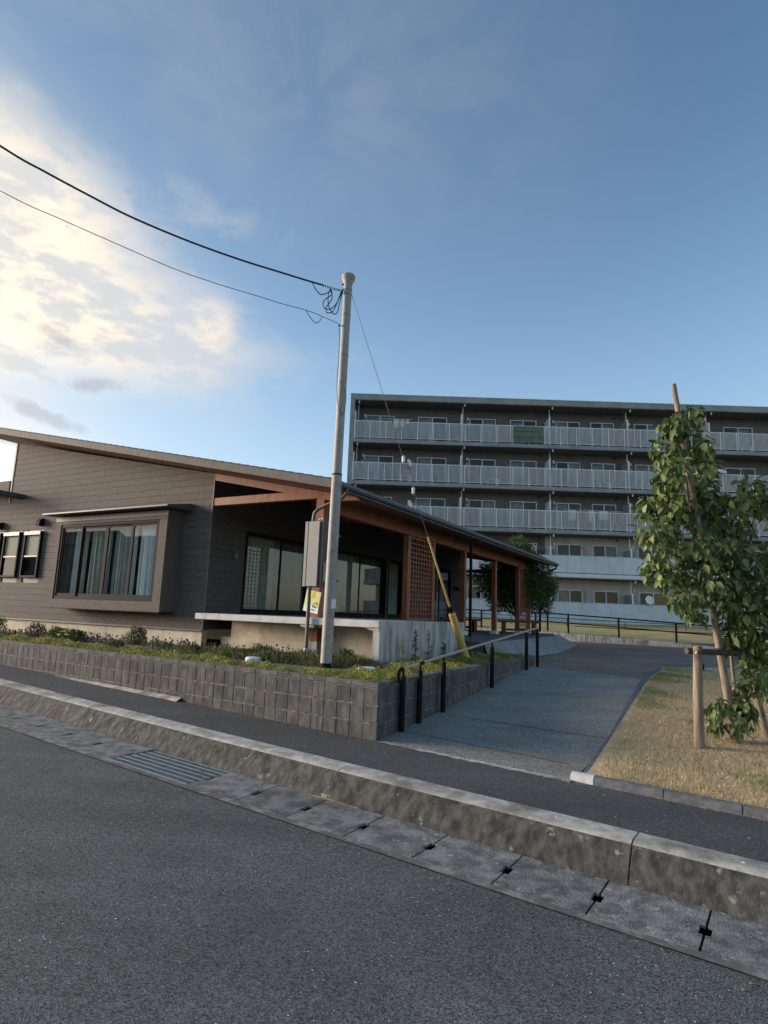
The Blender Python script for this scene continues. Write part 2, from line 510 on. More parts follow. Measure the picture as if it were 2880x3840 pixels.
M['yellow'] = mat('yellow_guard', (0.52, 0.33, 0.075), (0.62, 0.41, 0.12), rough=0.55, scale=12, bump=0.1, c3=(0.45, 0.27, 0.06), s3=5, lo3=0.6, hi3=0.75)
M['white'] = mat('white_plastic', (0.72, 0.74, 0.76), (0.80, 0.81, 0.82), rough=0.5, bump=0)
M['grate'] = mat('grate_steel', (0.12, 0.165, 0.18), (0.19, 0.24, 0.255), rough=0.55, metal=0.3, scale=10, bump=0.1)
M['grate_bar'] = mat('grate_bar_steel', (0.22, 0.275, 0.29), rough=0.45, metal=0.3, bump=0)
M['apt_wall'] = mat('upper_wall_brown', (0.13, 0.123, 0.122), (0.165, 0.157, 0.156), rough=0.9, scale=1.5, bump=0.1)
M['apt_wall_pale'] = mat('lower_wall_beige', (0.44, 0.42, 0.39), (0.52, 0.50, 0.47), rough=0.9, scale=1.5, bump=0.1)
M['apt_slab'] = mat('slab_band_grey', (0.25, 0.26, 0.27), (0.34, 0.35, 0.36), rough=0.85, scale=1.2, detail=8, stretch=(1, 1, 2), bump=0.1)
M['apt_roof'] = mat('roof_band_green_grey', (0.27, 0.285, 0.28), (0.34, 0.355, 0.345), rough=0.85, scale=1.2, detail=8, bump=0.1)
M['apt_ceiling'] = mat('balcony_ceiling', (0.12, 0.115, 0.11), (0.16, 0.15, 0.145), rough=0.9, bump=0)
M['rail_white'] = mat('rail_white_aluminium', (0.76, 0.77, 0.78), (0.82, 0.82, 0.83), rough=0.45, bump=0)
M['rail_bar'] = mat('rail_bar_grey', (0.70, 0.69, 0.69), (0.76, 0.75, 0.75), rough=0.5, bump=0)
M['panel_pale'] = mat('parapet_pale', (0.58, 0.61, 0.64), (0.66, 0.68, 0.71), rough=0.8, scale=2, bump=0, vary=0.02)
M['panel_white'] = mat('canopy_white', (0.68, 0.68, 0.70), (0.74, 0.74, 0.76), rough=0.6, bump=0)
M['tarp'] = mat('green_sheet', (0.11, 0.155, 0.115), (0.15, 0.195, 0.145), rough=0.8, scale=3, bump=0.3, bscale=8)
M['dish'] = mat('dish_white', (0.74, 0.74, 0.74), rough=0.5, bump=0)
M['bark'] = mat('bark_grey', (0.19, 0.16, 0.125), (0.30, 0.26, 0.205), rough=0.95, scale=14, stretch=(1, 1, 0.3), bump=0.7, bscale=40)
M['stake'] = mat('stake_log', (0.20, 0.15, 0.11), (0.33, 0.255, 0.19), rough=0.9, scale=10, stretch=(2.5, 2.5, 0.25), bump=0.5, bscale=60, c3=(0.13, 0.085, 0.06), s3=3, lo3=0.55, hi3=0.7)
M['stake_dark'] = mat('stake_log_dark', (0.055, 0.045, 0.036), (0.11, 0.09, 0.07), rough=0.95, scale=12, bump=0.5)
M['leaf'] = leaf_mat('leaf_green', (0.065, 0.11, 0.036), (0.29, 0.34, 0.11), 0.28)
M['leaf_dark'] = leaf_mat('conifer_green', (0.045, 0.085, 0.032), (0.15, 0.19, 0.055), 0.15, 0.7)
M['leaf_shrub'] = leaf_mat('shrub_green', (0.05, 0.08, 0.03), (0.15, 0.18, 0.06), 0.2, 0.7)
M['leaf_sedum'] = leaf_mat('sedum_yellow_green', (0.15, 0.17, 0.035), (0.44, 0.43, 0.10), 0.25, 0.6)
M['leaf_weed'] = leaf_mat('weed_green', (0.07, 0.09, 0.035), (0.24, 0.23, 0.09), 0.25, 0.7)
M['blade_dry'] = leaf_mat('dry_blade', (0.46, 0.34, 0.18), (0.95, 0.76, 0.50), 0.25, 0.8)
M['blade_green'] = leaf_mat('green_blade', (0.20, 0.22, 0.07), (0.42, 0.40, 0.15), 0.25, 0.8)
M['petal'] = mat('yellow_petal', (0.80, 0.50, 0.07), (0.88, 0.68, 0.30), rough=0.7, scale=15, bump=0)
M['petal_red'] = mat('red_petal', (0.35, 0.06, 0.05), rough=0.7, bump=0)
M['seedhead'] = mat('dry_seedhead', (0.07, 0.045, 0.036), (0.16, 0.11, 0.08), rough=1, bump=0)
M['poster_y'] = mat('poster_yellow', (0.80, 0.80, 0.22), (0.82, 0.83, 0.40), rough=0.5, bump=0, scale=8)
M['poster_w'] = mat('poster_white', (0.78, 0.82, 0.84), rough=0.5, bump=0)
M['ink'] = mat('ink_dark', (0.03, 0.03, 0.10), rough=0.6, bump=0)
M['ink_pink'] = mat('ink_pink', (0.55, 0.16, 0.28), rough=0.6, bump=0)
M['ink_amber'] = mat('ink_amber', (0.72, 0.50, 0.03), rough=0.6, bump=0)
M['litter'] = mat('dry_litter', (0.22, 0.16, 0.10), (0.36, 0.28, 0.19), rough=0.9, bump=0)
M['timber'] = mat('bench_timber', (0.12, 0.045, 0.028), (0.18, 0.07, 0.04), rough=0.7)

# ------------------------------------------------------------------ geometry helpers
class MB:
    def __init__(s):
        s.v, s.f, s.t = [], [], []
    def add(s, vs, fs):
        n = len(s.v)
        s.v += [tuple(p) for p in vs]
        s.f += [tuple(i+n for i in f) for f in fs]
        return s
    def box(s, x0, x1, y0, y1, z0, z1, c=0.0):
        if c <= 0:
            return s.add([(x0, y0, z0), (x1, y0, z0), (x1, y1, z0), (x0, y1, z0), (x0, y0, z1), (x1, y0, z1), (x1, y1, z1), (x0, y1, z1)],
                         [(0, 3, 2, 1), (4, 5, 6, 7), (0, 1, 5, 4), (1, 2, 6, 5), (2, 3, 7, 6), (3, 0, 4, 7)])
        # chamfered on all edges
        bm = bmesh.new()
        vs = [bm.verts.new(p) for p in [(x0, y0, z0), (x1, y0, z0), (x1, y1, z0), (x0, y1, z0), (x0, y0, z1), (x1, y0, z1), (x1, y1, z1), (x0, y1, z1)]]
        for f in [(0, 3, 2, 1), (4, 5, 6, 7), (0, 1, 5, 4), (1, 2, 6, 5), (2, 3, 7, 6), (3, 0, 4, 7)]:
            bm.faces.new([vs[i] for i in f])
        bmesh.ops.bevel(bm, geom=list(bm.edges), offset=c, segments=1, affect='EDGES', profile=0.5)
        bm.verts.index_update()
        s.add([v.co[:] for v in bm.verts], [[v.index for v in f.verts] for f in bm.faces])
        bm.free()
        return s
    def prism(s, poly, axis, a, b):
        """poly of 2d points extruded along axis ('x','y','z') from a to b"""
        def P(p, t):
            return (t, p[0], p[1]) if axis == 'x' else (p[0], t, p[1]) if axis == 'y' else (p[0], p[1], t)
        n = len(poly)
        vs = [P(p, a) for p in poly]+[P(p, b) for p in poly]
        fs = [tuple(range(n)), tuple(range(2*n-1, n-1, -1))]+[(i, (i+1) % n+0, (i+1) % n+n, i+n)[::-1] for i in range(n)]
        return s.add(vs, fs)
    def tube(s, pts, r, n=8, caps=True):
        pts = [Vector(p) for p in pts]
        rs = r if isinstance(r, (list, tuple)) else [r]*len(pts)
        rings, prev = [], None
        for i, p in enumerate(pts):
            d = (pts[min(i+1, len(pts)-1)]-pts[max(i-1, 0)]).normalized()
            if prev is None:
                a = Vector((0, 0, 1)) if abs(d.z) < 0.9 else Vector((1, 0, 0))
                x = d.cross(a).normalized()
            else:
                x = (prev-d*prev.dot(d)).normalized()
            y = d.cross(x)
            prev = x
            rings.append([p+(x*math.cos(2*PI*k/n)+y*math.sin(2*PI*k/n))*rs[i] for k in range(n)])
        base = len(s.v)
        for rg in rings:
            s.v += [tuple(q) for q in rg]
        for i in range(len(rings)-1):
            for k in range(n):
                a, b2 = base+i*n+k, base+i*n+(k+1) % n
                s.f.append((a, b2, b2+n, a+n))
        if caps:
            s.f.append(tuple(base+k for k in range(n))[::-1])
            s.f.append(tuple(base+(len(rings)-1)*n+k for k in range(n)))
        return s
    def lathe(s, c, prof, n=20):
        base = len(s.v)
        for r, z in prof:
            for k in range(n):
                s.v.append((c[0]+r*math.cos(2*PI*k/n), c[1]+r*math.sin(2*PI*k/n), c[2]+z))
        for i in range(len(prof)-1):
            for k in range(n):
                a, b2 = base+i*n+k, base+i*n+(k+1) % n
                s.f.append((a, b2, b2+n, a+n))
        s.f.append(tuple(base+k for k in range(n))[::-1])
        s.f.append(tuple(base+(len(prof)-1)*n+k for k in range(n)))
        return s
    def blob(s, c, r, seed=0, sq=(1, 1, 1), n=1):
        bm = bmesh.new()
        bmesh.ops.create_icosphere(bm, subdivisions=n, radius=1)
        q = random.Random(seed)
        for v in bm.verts:
            k = r*q.uniform(0.8, 1.15)
            v.co = Vector((c[0]+v.co.x*k*sq[0], c[1]+v.co.y*k*sq[1], c[2]+v.co.z*k*sq[2]))
        bm.verts.index_update()
        s.add([v.co[:] for v in bm.verts], [[v.index for v in f.verts] for f in bm.faces])
        bm.free()
        return s

class Frame:
    """a local frame turned about z; things built in it use its own coordinates"""
    def __init__(s, deg):
        s.a = R_(deg)
        s.c, s.s = math.cos(s.a), math.sin(s.a)
    def w(s, p):
        return Vector((p[0]*s.c-p[1]*s.s, p[0]*s.s+p[1]*s.c, p[2]+ZO))
HF = Frame(-29.37)     # house
RF = Frame(-34.1)      # road
AF = Frame(-0.77)      # apartments
WF = Frame(0)          # world

def to_house(x, y):
    return (x*HF.c+y*HF.s, -x*HF.s+y*HF.c)

def props(o, label=None, cat=None, group=None, kind=None):
    if label: o['label'] = label
    if cat: o['category'] = cat
    if group: o['group'] = group
    if kind: o['kind'] = kind
    return o

def thing(name, label, cat, fr, org, group=None, kind=None):
    o = bpy.data.objects.new(name, None)
    o.empty_display_size = 0.1
    col.objects.link(o)
    o.location = fr.w(org)
    o.rotation_euler = (0, 0, fr.a)
    o['_o'] = tuple(org)
    return props(o, label, cat, group, kind)

def root_of(o):
    while o.parent:
        o = o.parent
    return o

def mesh_of(name, mb, m, org=(0, 0, 0), smooth=False):
    me = bpy.data.meshes.new(name)
    vs = [(v[0]-org[0], v[1]-org[1], v[2]-org[2]) for v in mb.v]
    me.from_pydata(vs, [], mb.f)
    bm = bmesh.new()
    bm.from_mesh(me)
    bmesh.ops.recalc_face_normals(bm, faces=bm.faces)
    bm.to_mesh(me)
    bm.free()
    me.materials.append(m)
    if smooth:
        me.polygons.foreach_set('use_smooth', [True]*len(me.polygons))
        try:
            me.set_sharp_from_angle(angle=R_(40))
        except Exception:
            pass
    return me

def part(name, mb, m, parent, smooth=False, label=None, kind=None):
    org = root_of(parent)['_o']
    o = bpy.data.objects.new(name, mesh_of(name, mb, m, org, smooth))
    col.objects.link(o)
    o.parent = parent
    if label: o['label'] = label
    if kind: o['kind'] = kind
    return o

def inst(name, me, parent, loc, rz=0.0):
    """a piece that shares its mesh data; loc is relative to the parent's origin"""
    o = bpy.data.objects.new(name, me)
    col.objects.link(o)
    o.parent = parent
    o.location = loc
    if rz: o.rotation_euler = (0, 0, rz)
    return o

def single(name, mb, m, fr, org, label=None, cat=None, group=None, kind=None, smooth=False):
    o = bpy.data.objects.new(name, mesh_of(name, mb, m, org, smooth))
    col.objects.link(o)
    o.location = fr.w(org)
    o.rotation_euler = (0, 0, fr.a)
    return props(o, label, cat, group, kind)

def copy_thing(src, loc, rz=None, label=None):
    r = src.copy()
    col.objects.link(r)
    r.location = loc
    if rz is not None: r.rotation_euler = (0, 0, rz)
    if label: r['label'] = label
    for ch in list(src.children):
        c = ch.copy()
        col.objects.link(c)
        c.parent = r
        for g in list(ch.children):
            d = g.copy()
            col.objects.link(d)
            d.parent = c
    return r

def bulk(name, V, F, m, fr_loc=(0, 0, 0), tone=None, parent=None):
    """numpy mesh of many small faces; V (n,3) world coordinates, F (m,k)"""
    me = bpy.data.meshes.new(name)
    V = np.asarray(V, dtype=np.float32)-np.array(fr_loc, dtype=np.float32)
    F = np.asarray(F, dtype=np.int32)
    me.vertices.add(len(V))
    me.vertices.foreach_set('co', V.ravel())
    k = F.shape[1]
    me.loops.add(F.size)
    me.loops.foreach_set('vertex_index', F.ravel())
    me.polygons.add(len(F))
    me.polygons.foreach_set('loop_start', np.arange(0, F.size, k, dtype=np.int32))
    me.polygons.foreach_set('loop_total', np.full(len(F), k, dtype=np.int32))
    me.update(calc_edges=True)
    if tone is not None:
        at = me.attributes.new('tone', 'FLOAT', 'FACE')
        at.data.foreach_set('value', np.asarray(tone, dtype=np.float32))
    me.materials.append(m)
    o = bpy.data.objects.new(name, me)
    col.objects.link(o)
    if parent:
        o.parent = parent
    else:
        o.location = fr_loc
    return o

# ------------------------------------------------------------------ surfaces of the terrain
A0, B0, ZS, SL = -4.072, 6.044, -1.44, -0.0215
def bend(a):          # the road bends away very slightly on the left
    return 0.0013*(a+2)**2 if -30 < a < -2 else (0.0013*28**2 if a <= -30 else 0)
def zroad(a, h=0.0):
    return ZS+SL*(a-A0)-h
def rab(x, y):        # world -> road frame
    return (x*RF.c+y*RF.s, -x*RF.s+y*RF.c)
def zramp(x, y):      # ramp and front lawn: rises away from the footpath, flattens at the forecourt
    a, b = rab(x, y)
    return zroad(max(a, -12))+0.0575*(min(max(b, 6.05), 13.2)-6.05)
def hw(u, v):         # house frame -> world xy
    p = HF.w((u, v, 0))
    return p.x, p.y
def aw(a, b):
    p = RF.w((a, b, 0))
    return p.x, p.y

def strip(name, b0, b1, h, m, a0=-45, a1=22, skirt=0.0, n=70, **k):
    """long sheet along the road between two offsets, following its slope and bend"""
    mb = MB()
    xs = [a0+(a1-a0)*i/n for i in range(n+1)]
    for a in xs:
        z = zroad(a, h)
        mb.v += [(a, b0+bend(a), z), (a, b1+bend(a), z)]
    for i in range(n):
        mb.f.append((2*i, 2*i+2, 2*i+3, 2*i+1))
    if skirt:
        b = len(mb.v)
        for a in xs:
            z = zroad(a, h)
            mb.v += [(a, b0+bend(a), z), (a, b0+bend(a), z-skirt)]
        for i in range(n):
            mb.f.append((b+2*i, b+2*i+1, b+2*i+3, b+2*i+2))
    return single(name, mb, m, RF, (0, 0, 0), kind='structure', **k)

g = MB()
g.add([(-900, -900, -3.2), (900, -900, -3.2), (900, 900, -3.2), (-900, 900, -3.2)], [(0, 1, 2, 3)])
single('ground', g, M['ground'], WF, (0, 0, 0), kind='structure')
strip('road', -14, 3.988, 0.250, M['asphalt'])
strip('footpath', 5.03, 6.25, 0.0, M['footpath'])

def sheet(name, poly, zf, m, n=1, kind='structure', thick=0.0, off=0.0):
    """polygon (world xy), cut into a fine triangulation so it can follow zf"""
    bm = bmesh.new()
    vs = [bm.verts.new((x, y, 0)) for x, y in poly]
    bm.faces.new(vs)
    bmesh.ops.triangulate(bm, faces=bm.faces)
    for _ in range(n):
        bmesh.ops.subdivide_edges(bm, edges=bm.edges, cuts=1, use_grid_fill=True)
    for v in bm.verts:
        v.co.z = zf(v.co.x, v.co.y)+off
    bm.verts.index_update()
    mb = MB()
    mb.add([v.co[:] for v in bm.verts], [[v.index for v in f.verts] for f in bm.faces])
    bm.free()
    return single(name, mb, m, WF, (0, 0, 0), kind=kind)

def zfore(x, y):
    return -1.012-0.034*min(max(x-3.3, 0), 2.2)+0.010*(y-13.8)
Cw = (0.016, 7.288)                      # front corner of the block wall
Ew = (3.56, 14.15)                       # far corner of the block wall by the ramp
ramp_joint = [hw(-3.6, 6.3), hw(-1.13, 6.1), hw(-1.33, 8.0), hw(-3.6, 8.05)]
sheet('path', [aw(-4.08, 6.03), aw(-1.86, 6.03), hw(-1.22, 8.0), hw(-1.40, 13.25), hw(-3.85, 13.62), hw(-3.6, 8.0)], zramp, M['ramp'], 2, off=0.004)
# joints cut across the ramp
jm = MB()
for (x0, y0), (x1, y1) in [((0.98, 8.72), (2.80, 7.62)), ((2.0, 10.95), (3.4, 10.2)), (hw(-3.55, 6.95), hw(-1.5, 6.72))]:
    dx, dy = x1-x0, y1-y0
    l = math.hypot(dx, dy)
    nx, ny = -dy/l*0.006, dx/l*0.006
    P = [(x0-nx, y0-ny), (x1-nx, y1-ny), (x1+nx, y1+ny), (x0+nx, y0+ny)]
    jm.add([(x, y, zramp(x, y)+0.007) for x, y in P], [(0, 1, 2, 3)])
single('path_joint', jm, M['slot'], WF, (0, 0, 0), kind='structure')
sheet('forecourt', [(1.6, 14.2), (3.0, 13.5), (3.8, 12.9), (5.1, 12.0), (7.1, 15.1), (8.9, 16.1), (12, 17.6), (40, 27), (40, 16), (60, 20), (60, 40), (14.6, 28), (13.2, 28.2), (5.3, 32.2), (1.0, 34.2), (-1, 30), (1, 20)],
      zfore, M['forecourt'], 1, off=-0.012)
# front lawn
def zlawn(x, y):
    return zramp(x, y)+0.018
LAWN = [aw(-1.80, 6.20), aw(-1.62, 6.20), aw(12, 6.28), aw(12, 14), (12, 17.5), (8.74, 16.3), (7.02, 15.3), (5.20, 12.05), (3.0, 7.95), (2.14, 6.36)]
sheet('lawn', LAWN, zlawn, M['drygrass'], 3, off=0)
# planting bed
BED = [(Cw[0]-0.02, Cw[1]+0.12), (3.42, 14.05), (2.2, 14.75), hw(-5.4, 13.7), hw(-5.4, 9.6), hw(-10.4, 10.3), hw(-30, 10.3), aw(-26, 6.2)]
sheet('planting_bed', BED, lambda x, y: -0.86, M['soil'], 2)
# far lawn up to the apartments
sheet('far_lawn', [(-25, 44), (-8, 36), (5.3, 32.25), (13.2, 28.25), (30, 20.5), (60, 14), (90, 60), (60, 120), (-60, 120)],
      lambda x, y: -0.72+min(max((y-28)/11.0, 0), 1)*0.72 if x > 5 else -0.45+min(max((y-32)/7.0, 0), 1)*0.45, M['fargrass'], 4)

# ------------------------------------------------------------------ kerb, drain covers, grate
kerb = thing('kerb', None, None, RF, (0, 0, 0), kind='structure')
def kerb_stone(a0, a1):
    sec = [(5.03, 0.004), (4.90, 0.002), (4.85, -0.004), (4.815, -0.018), (4.79, -0.045), (4.75, -0.10), (4.70, -0.17), (4.643, -0.26), (5.03, -0.26)]
    n = max(1, int((a1-a0)/0.5))
    top, face = MB(), MB()
    xs = [a0+(a1-a0)*i/n for i in range(n+1)]
    def row(mb, ids, cap):
        base = len(mb.v)
        for a in xs:
            for i in ids:
                b, z = sec[i]
                w = 0.003*math.sin(a*3.1+i)
                mb.v.append((a, b+bend(a)+w*0.5-(0.0 if i in (0, 8) else 0.02), zroad(a)+z))
        k = len(ids)
        for i in range(n):
            for j in range(k-1):
                p = base+i*k+j
                mb.f.append((p, p+k, p+k+1, p+1))
        if cap:
            mb.f.append(tuple(base+j for j in range(k)))
            mb.f.append(tuple(base+n*k+j for j in range(k))[::-1])
    row(top, [0, 1, 2, 3, 4, 5, 6, 7, 8], True)
    o = part('kerb_stone', top, M['kerb'], kerb, smooth=True)
    return o
# the stones' stained roadside face uses a second material slot
KJ = [-45+2.0*i for i in range(17)]+[-11.1, -9.17, -6.27, -3.66, -1.05, 0.95, 2.95, 4.95, 6.95, 8.95, 10.95, 12.95, 14.95, 16.95, 18.95, 20.95]
for i in range(len(KJ)-1):
    if KJ[i+1]-KJ[i] < 0.3:
        continue
    o = kerb_stone(KJ[i]+0.006, KJ[i+1]-0.006)
    o.data.materials.append(M['kerb_face'])
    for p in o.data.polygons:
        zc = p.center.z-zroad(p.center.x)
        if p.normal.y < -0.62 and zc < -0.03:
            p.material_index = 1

gut = thing('gutter', None, None, RF, (0, 0, 0), kind='structure')
cov_w = 0.615
def cover(a0, a1, slot=True):
    """one concrete drain cover with its lifting notch at the left end"""
    b0, b1 = 4.06, 4.625
    mb = MB()
    bm_, n0, n1, nd = (b0+b1)/2-0.015, 0.0, 0.0, 0.028
    g_ = 0.007
    n0, n1 = bm_-0.062, bm_+0.062
    nl = nd if slot else 0.001
    out = [(a0+g_, b0), (a1-g_, b0), (a1-g_, n0), (a1-g_-nl, n0), (a1-g_-nl, n1), (a1-g_, n1), (a1-g_, b1), (a0+g_, b1), (a0+g_, n1), (a0+g_+nl, n1), (a0+g_+nl, n0), (a0+g_, n0)]
    n = len(out)
    t = [(a, b+bend(a), zroad(a, 0.237-0.012*((b-4.06)/0.565)**2)) for a, b in out]
    bt = [(a, b, z-0.02) for a, b, z in t]
    mb.add(t+bt, [tuple(range(n))]+[(i, (i+1) % n, (i+1) % n+n, i+n) for i in range(n)])
    return part('drain_cover', mb, M['drain'], gut)
a = -0.55
J = [-0.55]
while a > -4.2:
    a -= cov_w
    J.append(a)
GR0, GR1 = -6.20, -4.90
x = -0.55
edges = []
x = -0.55+cov_w*8
while x > GR1+0.3:
    edges.append(x)
    x -= cov_w
edges.append(GR1)
for i in range(len(edges)-1):
    cover(edges[i+1], edges[i])
x = GR0
while x > -24:
    nx = x-0.66
    cover(nx, x)
    x = nx
tr = MB()
tr.v, tr.f = [], []
for k, (b0, b1, z0, z1) in enumerate([(4.05, 4.70, 0.38, 0.38)]):
    xs = [-45+67*i/60 for i in range(61)]
    base = len(tr.v)
    for a in xs:
        tr.v += [(a, b0+bend(a), zroad(a, z0)), (a, b1+bend(a), zroad(a, z1))]
    for i in range(60):
        tr.f.append((base+2*i, base+2*i+2, base+2*i+3, base+2*i+1))
part('channel', tr, M['slot'], gut)
eg = MB()
xs = [-45+67*i/80 for i in range(81)]
for a in xs:
    z = zroad(a, 0.240)
    eg.v += [(a, 3.985+bend(a), z), (a, 4.056+bend(a), z), (a, 4.056+bend(a), z-0.12), (a, 3.985+bend(a), z-0.05)]
for i in range(80):
    for j in range(3):
        p = 4*i+j
        eg.f.append((p, p+4, p+5, p+1))
part('channel_edge', eg, M['drain_edge'], gut)

grate = thing('drain_grate', 'pale blue grey steel drain grating let into the gutter beside the kerb', 'drain grate', RF, (-5.55, 4.35, zroad(-5.55, 0.236)))
bg_ = bend(-5.4)
def gz(a, d=0.0): return zroad(a, 0.236)+d
fm = MB()
for b0, b1 in [(4.062, 4.080), (4.607, 4.622)]:
    fm.add([(GR0+0.01, b0+bg_, gz(GR0)+0.002), (GR1-0.01, b0+bg_, gz(GR1)+0.002), (GR1-0.01, b1+bg_, gz(GR1)+0.002), (GR0+0.01, b1+bg_, gz(GR0)+0.002),
            (GR0+0.01, b0+bg_, gz(GR0)-0.04), (GR1-0.01, b0+bg_, gz(GR1)-0.04), (GR1-0.01, b1+bg_, gz(GR1)-0.04), (GR0+0.01, b1+bg_, gz(GR0)-0.04)],
           [(0, 1, 2, 3), (4, 7, 6, 5), (0, 4, 5, 1), (1, 5, 6, 2), (2, 6, 7, 3), (3, 7, 4, 0)])
part('frame', fm, M['grate_bar'], grate)
for i in range(5):
    b = 4.155+i*0.092
    q = MB()
    q.add([(GR0+0.01, b+bg_, gz(GR0)+0.003), (GR1-0.01, b+bg_, gz(GR1)+0.003), (GR1-0.01, b+bg_+0.012, gz(GR1)+0.003), (GR0+0.01, b+bg_+0.012, gz(GR0)+0.003),
           (GR0+0.01, b+bg_, gz(GR0)-0.035), (GR1-0.01, b+bg_, gz(GR1)-0.035), (GR1-0.01, b+bg_+0.012, gz(GR1)-0.035), (GR0+0.01, b+bg_+0.012, gz(GR0)-0.035)],
          [(0, 1, 2, 3), (4, 7, 6, 5), (0, 4, 5, 1), (1, 5, 6, 2), (2, 6, 7, 3), (3, 7, 4, 0)])
    part('bar', q, M['grate_bar'], grate)
q = MB()
nn_ = 62
for i in range(nn_):
    a = GR0+0.015+(GR1-GR0-0.03)*i/(nn_-1)
    q.box(a-0.0065, a+0.0065, 4.081+bg_, 4.606+bg_, gz(a)-0.03, gz(a)-0.002)
part('cross_bars', q, M['grate'], grate, kind='stuff')

# ------------------------------------------------------------------ block retaining wall
wall = thing('block_wall', 'low weathered grey concrete block retaining wall round the planting bed', 'wall', RF, (A0, B0, -1.44))
TOP = -0.79
LW = 26.0
def block_mesh(w, h, d, halves=2):
    mb = MB()
    mb.box(-0.0015, w+0.0015, 0.012, d, 0, h)
    s = w/halves
    for i in range(halves):
        mb.box(i*s+0.005, (i+1)*s-0.005, 0, 0.014, 0.005, h-0.005, 0.004)
    return mesh_of('block', mb, M['block'])
bmesh_full = block_mesh(0.395, 0.190, 0.14)
cap_me = mesh_of('coping_block', MB().box(0.002, 0.398, -0.004, 0.15, 0, 0.058, 0.005), M['coping'])
inner = MB()
inner.prism([(A0-0.006, -1.9), (A0-0.006, TOP-0.006), (A0-LW, TOP-0.006), (A0-LW, -1.9)], 'y', B0+0.005, B0+0.13)
part('mortar_bed', inner, M['mortar'], wall)
o_ = Vector((A0, B0, -1.44))
nb = 0
for c_ in range(3):
    z = TOP-0.06-0.2*(c_+1)
    for i in range(int(LW/0.4)):
        a = A0-0.4*(i+1)
        if z+0.2 < zroad(a)+0.02 and z+0.2 < zroad(a+0.4)+0.02:
            continue
        ob = inst('block', bmesh_full, wall, Vector((a+0.0025, B0+bend(a)*0+rnd.uniform(-0.0015, 0.0015), z+0.004))-o_)
        nb += 1
for i in range(int(LW/0.4)):
    a = A0-0.4*(i+1)
    inst('coping_block', cap_me, wall, Vector((a, B0-0.002, TOP-0.058))-o_)
# side along the ramp: runs along the house direction
SF = Frame(-27.3)
side = thing('block_wall', 'block retaining wall running up beside the ramp behind the handrail', 'wall', SF, (Cw[0]*SF.c+Cw[1]*SF.s, -Cw[0]*SF.s+Cw[1]*SF.c, -1.44))
su, sv = Cw[0]*SF.c+Cw[1]*SF.s, -Cw[0]*SF.s+Cw[1]*SF.c
LS = 7.75
inner = MB().box(su-0.13, su-0.005, sv+0.14, sv+LS, -1.9, TOP-0.006)
part('mortar_bed', inner, M['mortar'], side)
so_ = Vector((su, sv, -1.44))
mbb = MB()
mbb.box(0.012-0.15, 0.0-0.012, 0.0, 0.395, 0, 0.192)
for i in range(2):
    mbb.box(-0.014, 0.0, i*0.1975+0.005, (i+1)*0.1975-0.005, 0.005, 0.187, 0.004)
blk_side = mesh_of('block', mbb, M['block'])
cap_side = mesh_of('coping_block', MB().box(-0.15, 0.004, 0.002, 0.398, 0, 0.058, 0.005), M['coping'])
for i in range(int(LS/0.4)):
    v = sv+0.02+0.4*i
    xw, yw = SF.w((su, v+0.2, 0)).x, SF.w((su, v+0.2, 0)).y
    zg = zramp(xw, yw)
    inst('coping_block', cap_side, side, Vector((su, v, TOP-0.058))-so_)
    for c_ in range(3):
        z = TOP-0.06-0.2*(c_+1)
        if z+0.2 > zg+0.0:
            inst('block', blk_side, side, Vector((su+rnd.uniform(-0.0015, 0.0015), v+0.0025, z+0.004))-so_)
# far end return of the bed
e = MB()
x0, y0 = 3.45, 14.10
x1, y1 = 2.15, 14.85
d = Vector((x1-x0, y1-y0, 0)).normalized()
n_ = Vector((-d.y, d.x, 0))
P = [Vector((x0, y0, 0)), Vector((x1, y1, 0)), Vector((x1, y1, 0))-n_*0.14, Vector((x0, y0, 0))-n_*0.14]
e.prism([(p.x, p.y) for p in P], 'z', -1.2, TOP-0.003)
single('bed_kerb', e, M['coping'], WF, (x0, y0, -1.0), 'short plain concrete kerb closing the far end of the planting bed', 'kerb')

# white footing strip under the wall and mortar line at the ramp foot
q = MB()
xs = [-10.9+3.35*i/14 for i in range(15)]
for a in xs:
    w = 0.05+0.035*math.sin(a*5)*0.3
    q.v += [(a, 5.955+0.01*math.sin(a*7), zroad(a)+0.004), (a, B0+0.004, zroad(a)+0.016+0.012*(a+10.9)), (a, B0+0.004, zroad(a)-0.1)]
for i in range(14):
    q.f += [(3*i, 3*i+3, 3*i+4, 3*i+1)]
single('wall_footing', q, M['kerb'], RF, (-9, B0, -1.3), 'strip of pale spilt mortar along the foot of the block wall at left', 'footing')
q = MB()
n = 40
for i in range(n+1):
    a = -4.0+2.15*i/n
    q.v += [(a, 6.02+0.014*math.sin(i*1.7)+0.012*math.sin(i*0.6), zroad(a)+0.005), (a, 6.085+0.012*math.sin(i*2.3), zroad(a)+0.010)]
for i in range(n):
    q.f.append((2*i, 2*i+2, 2*i+3, 2*i+1))
single('path_edge', q, M['kerb'], RF, (-3, 6.05, -1.45), kind='structure')

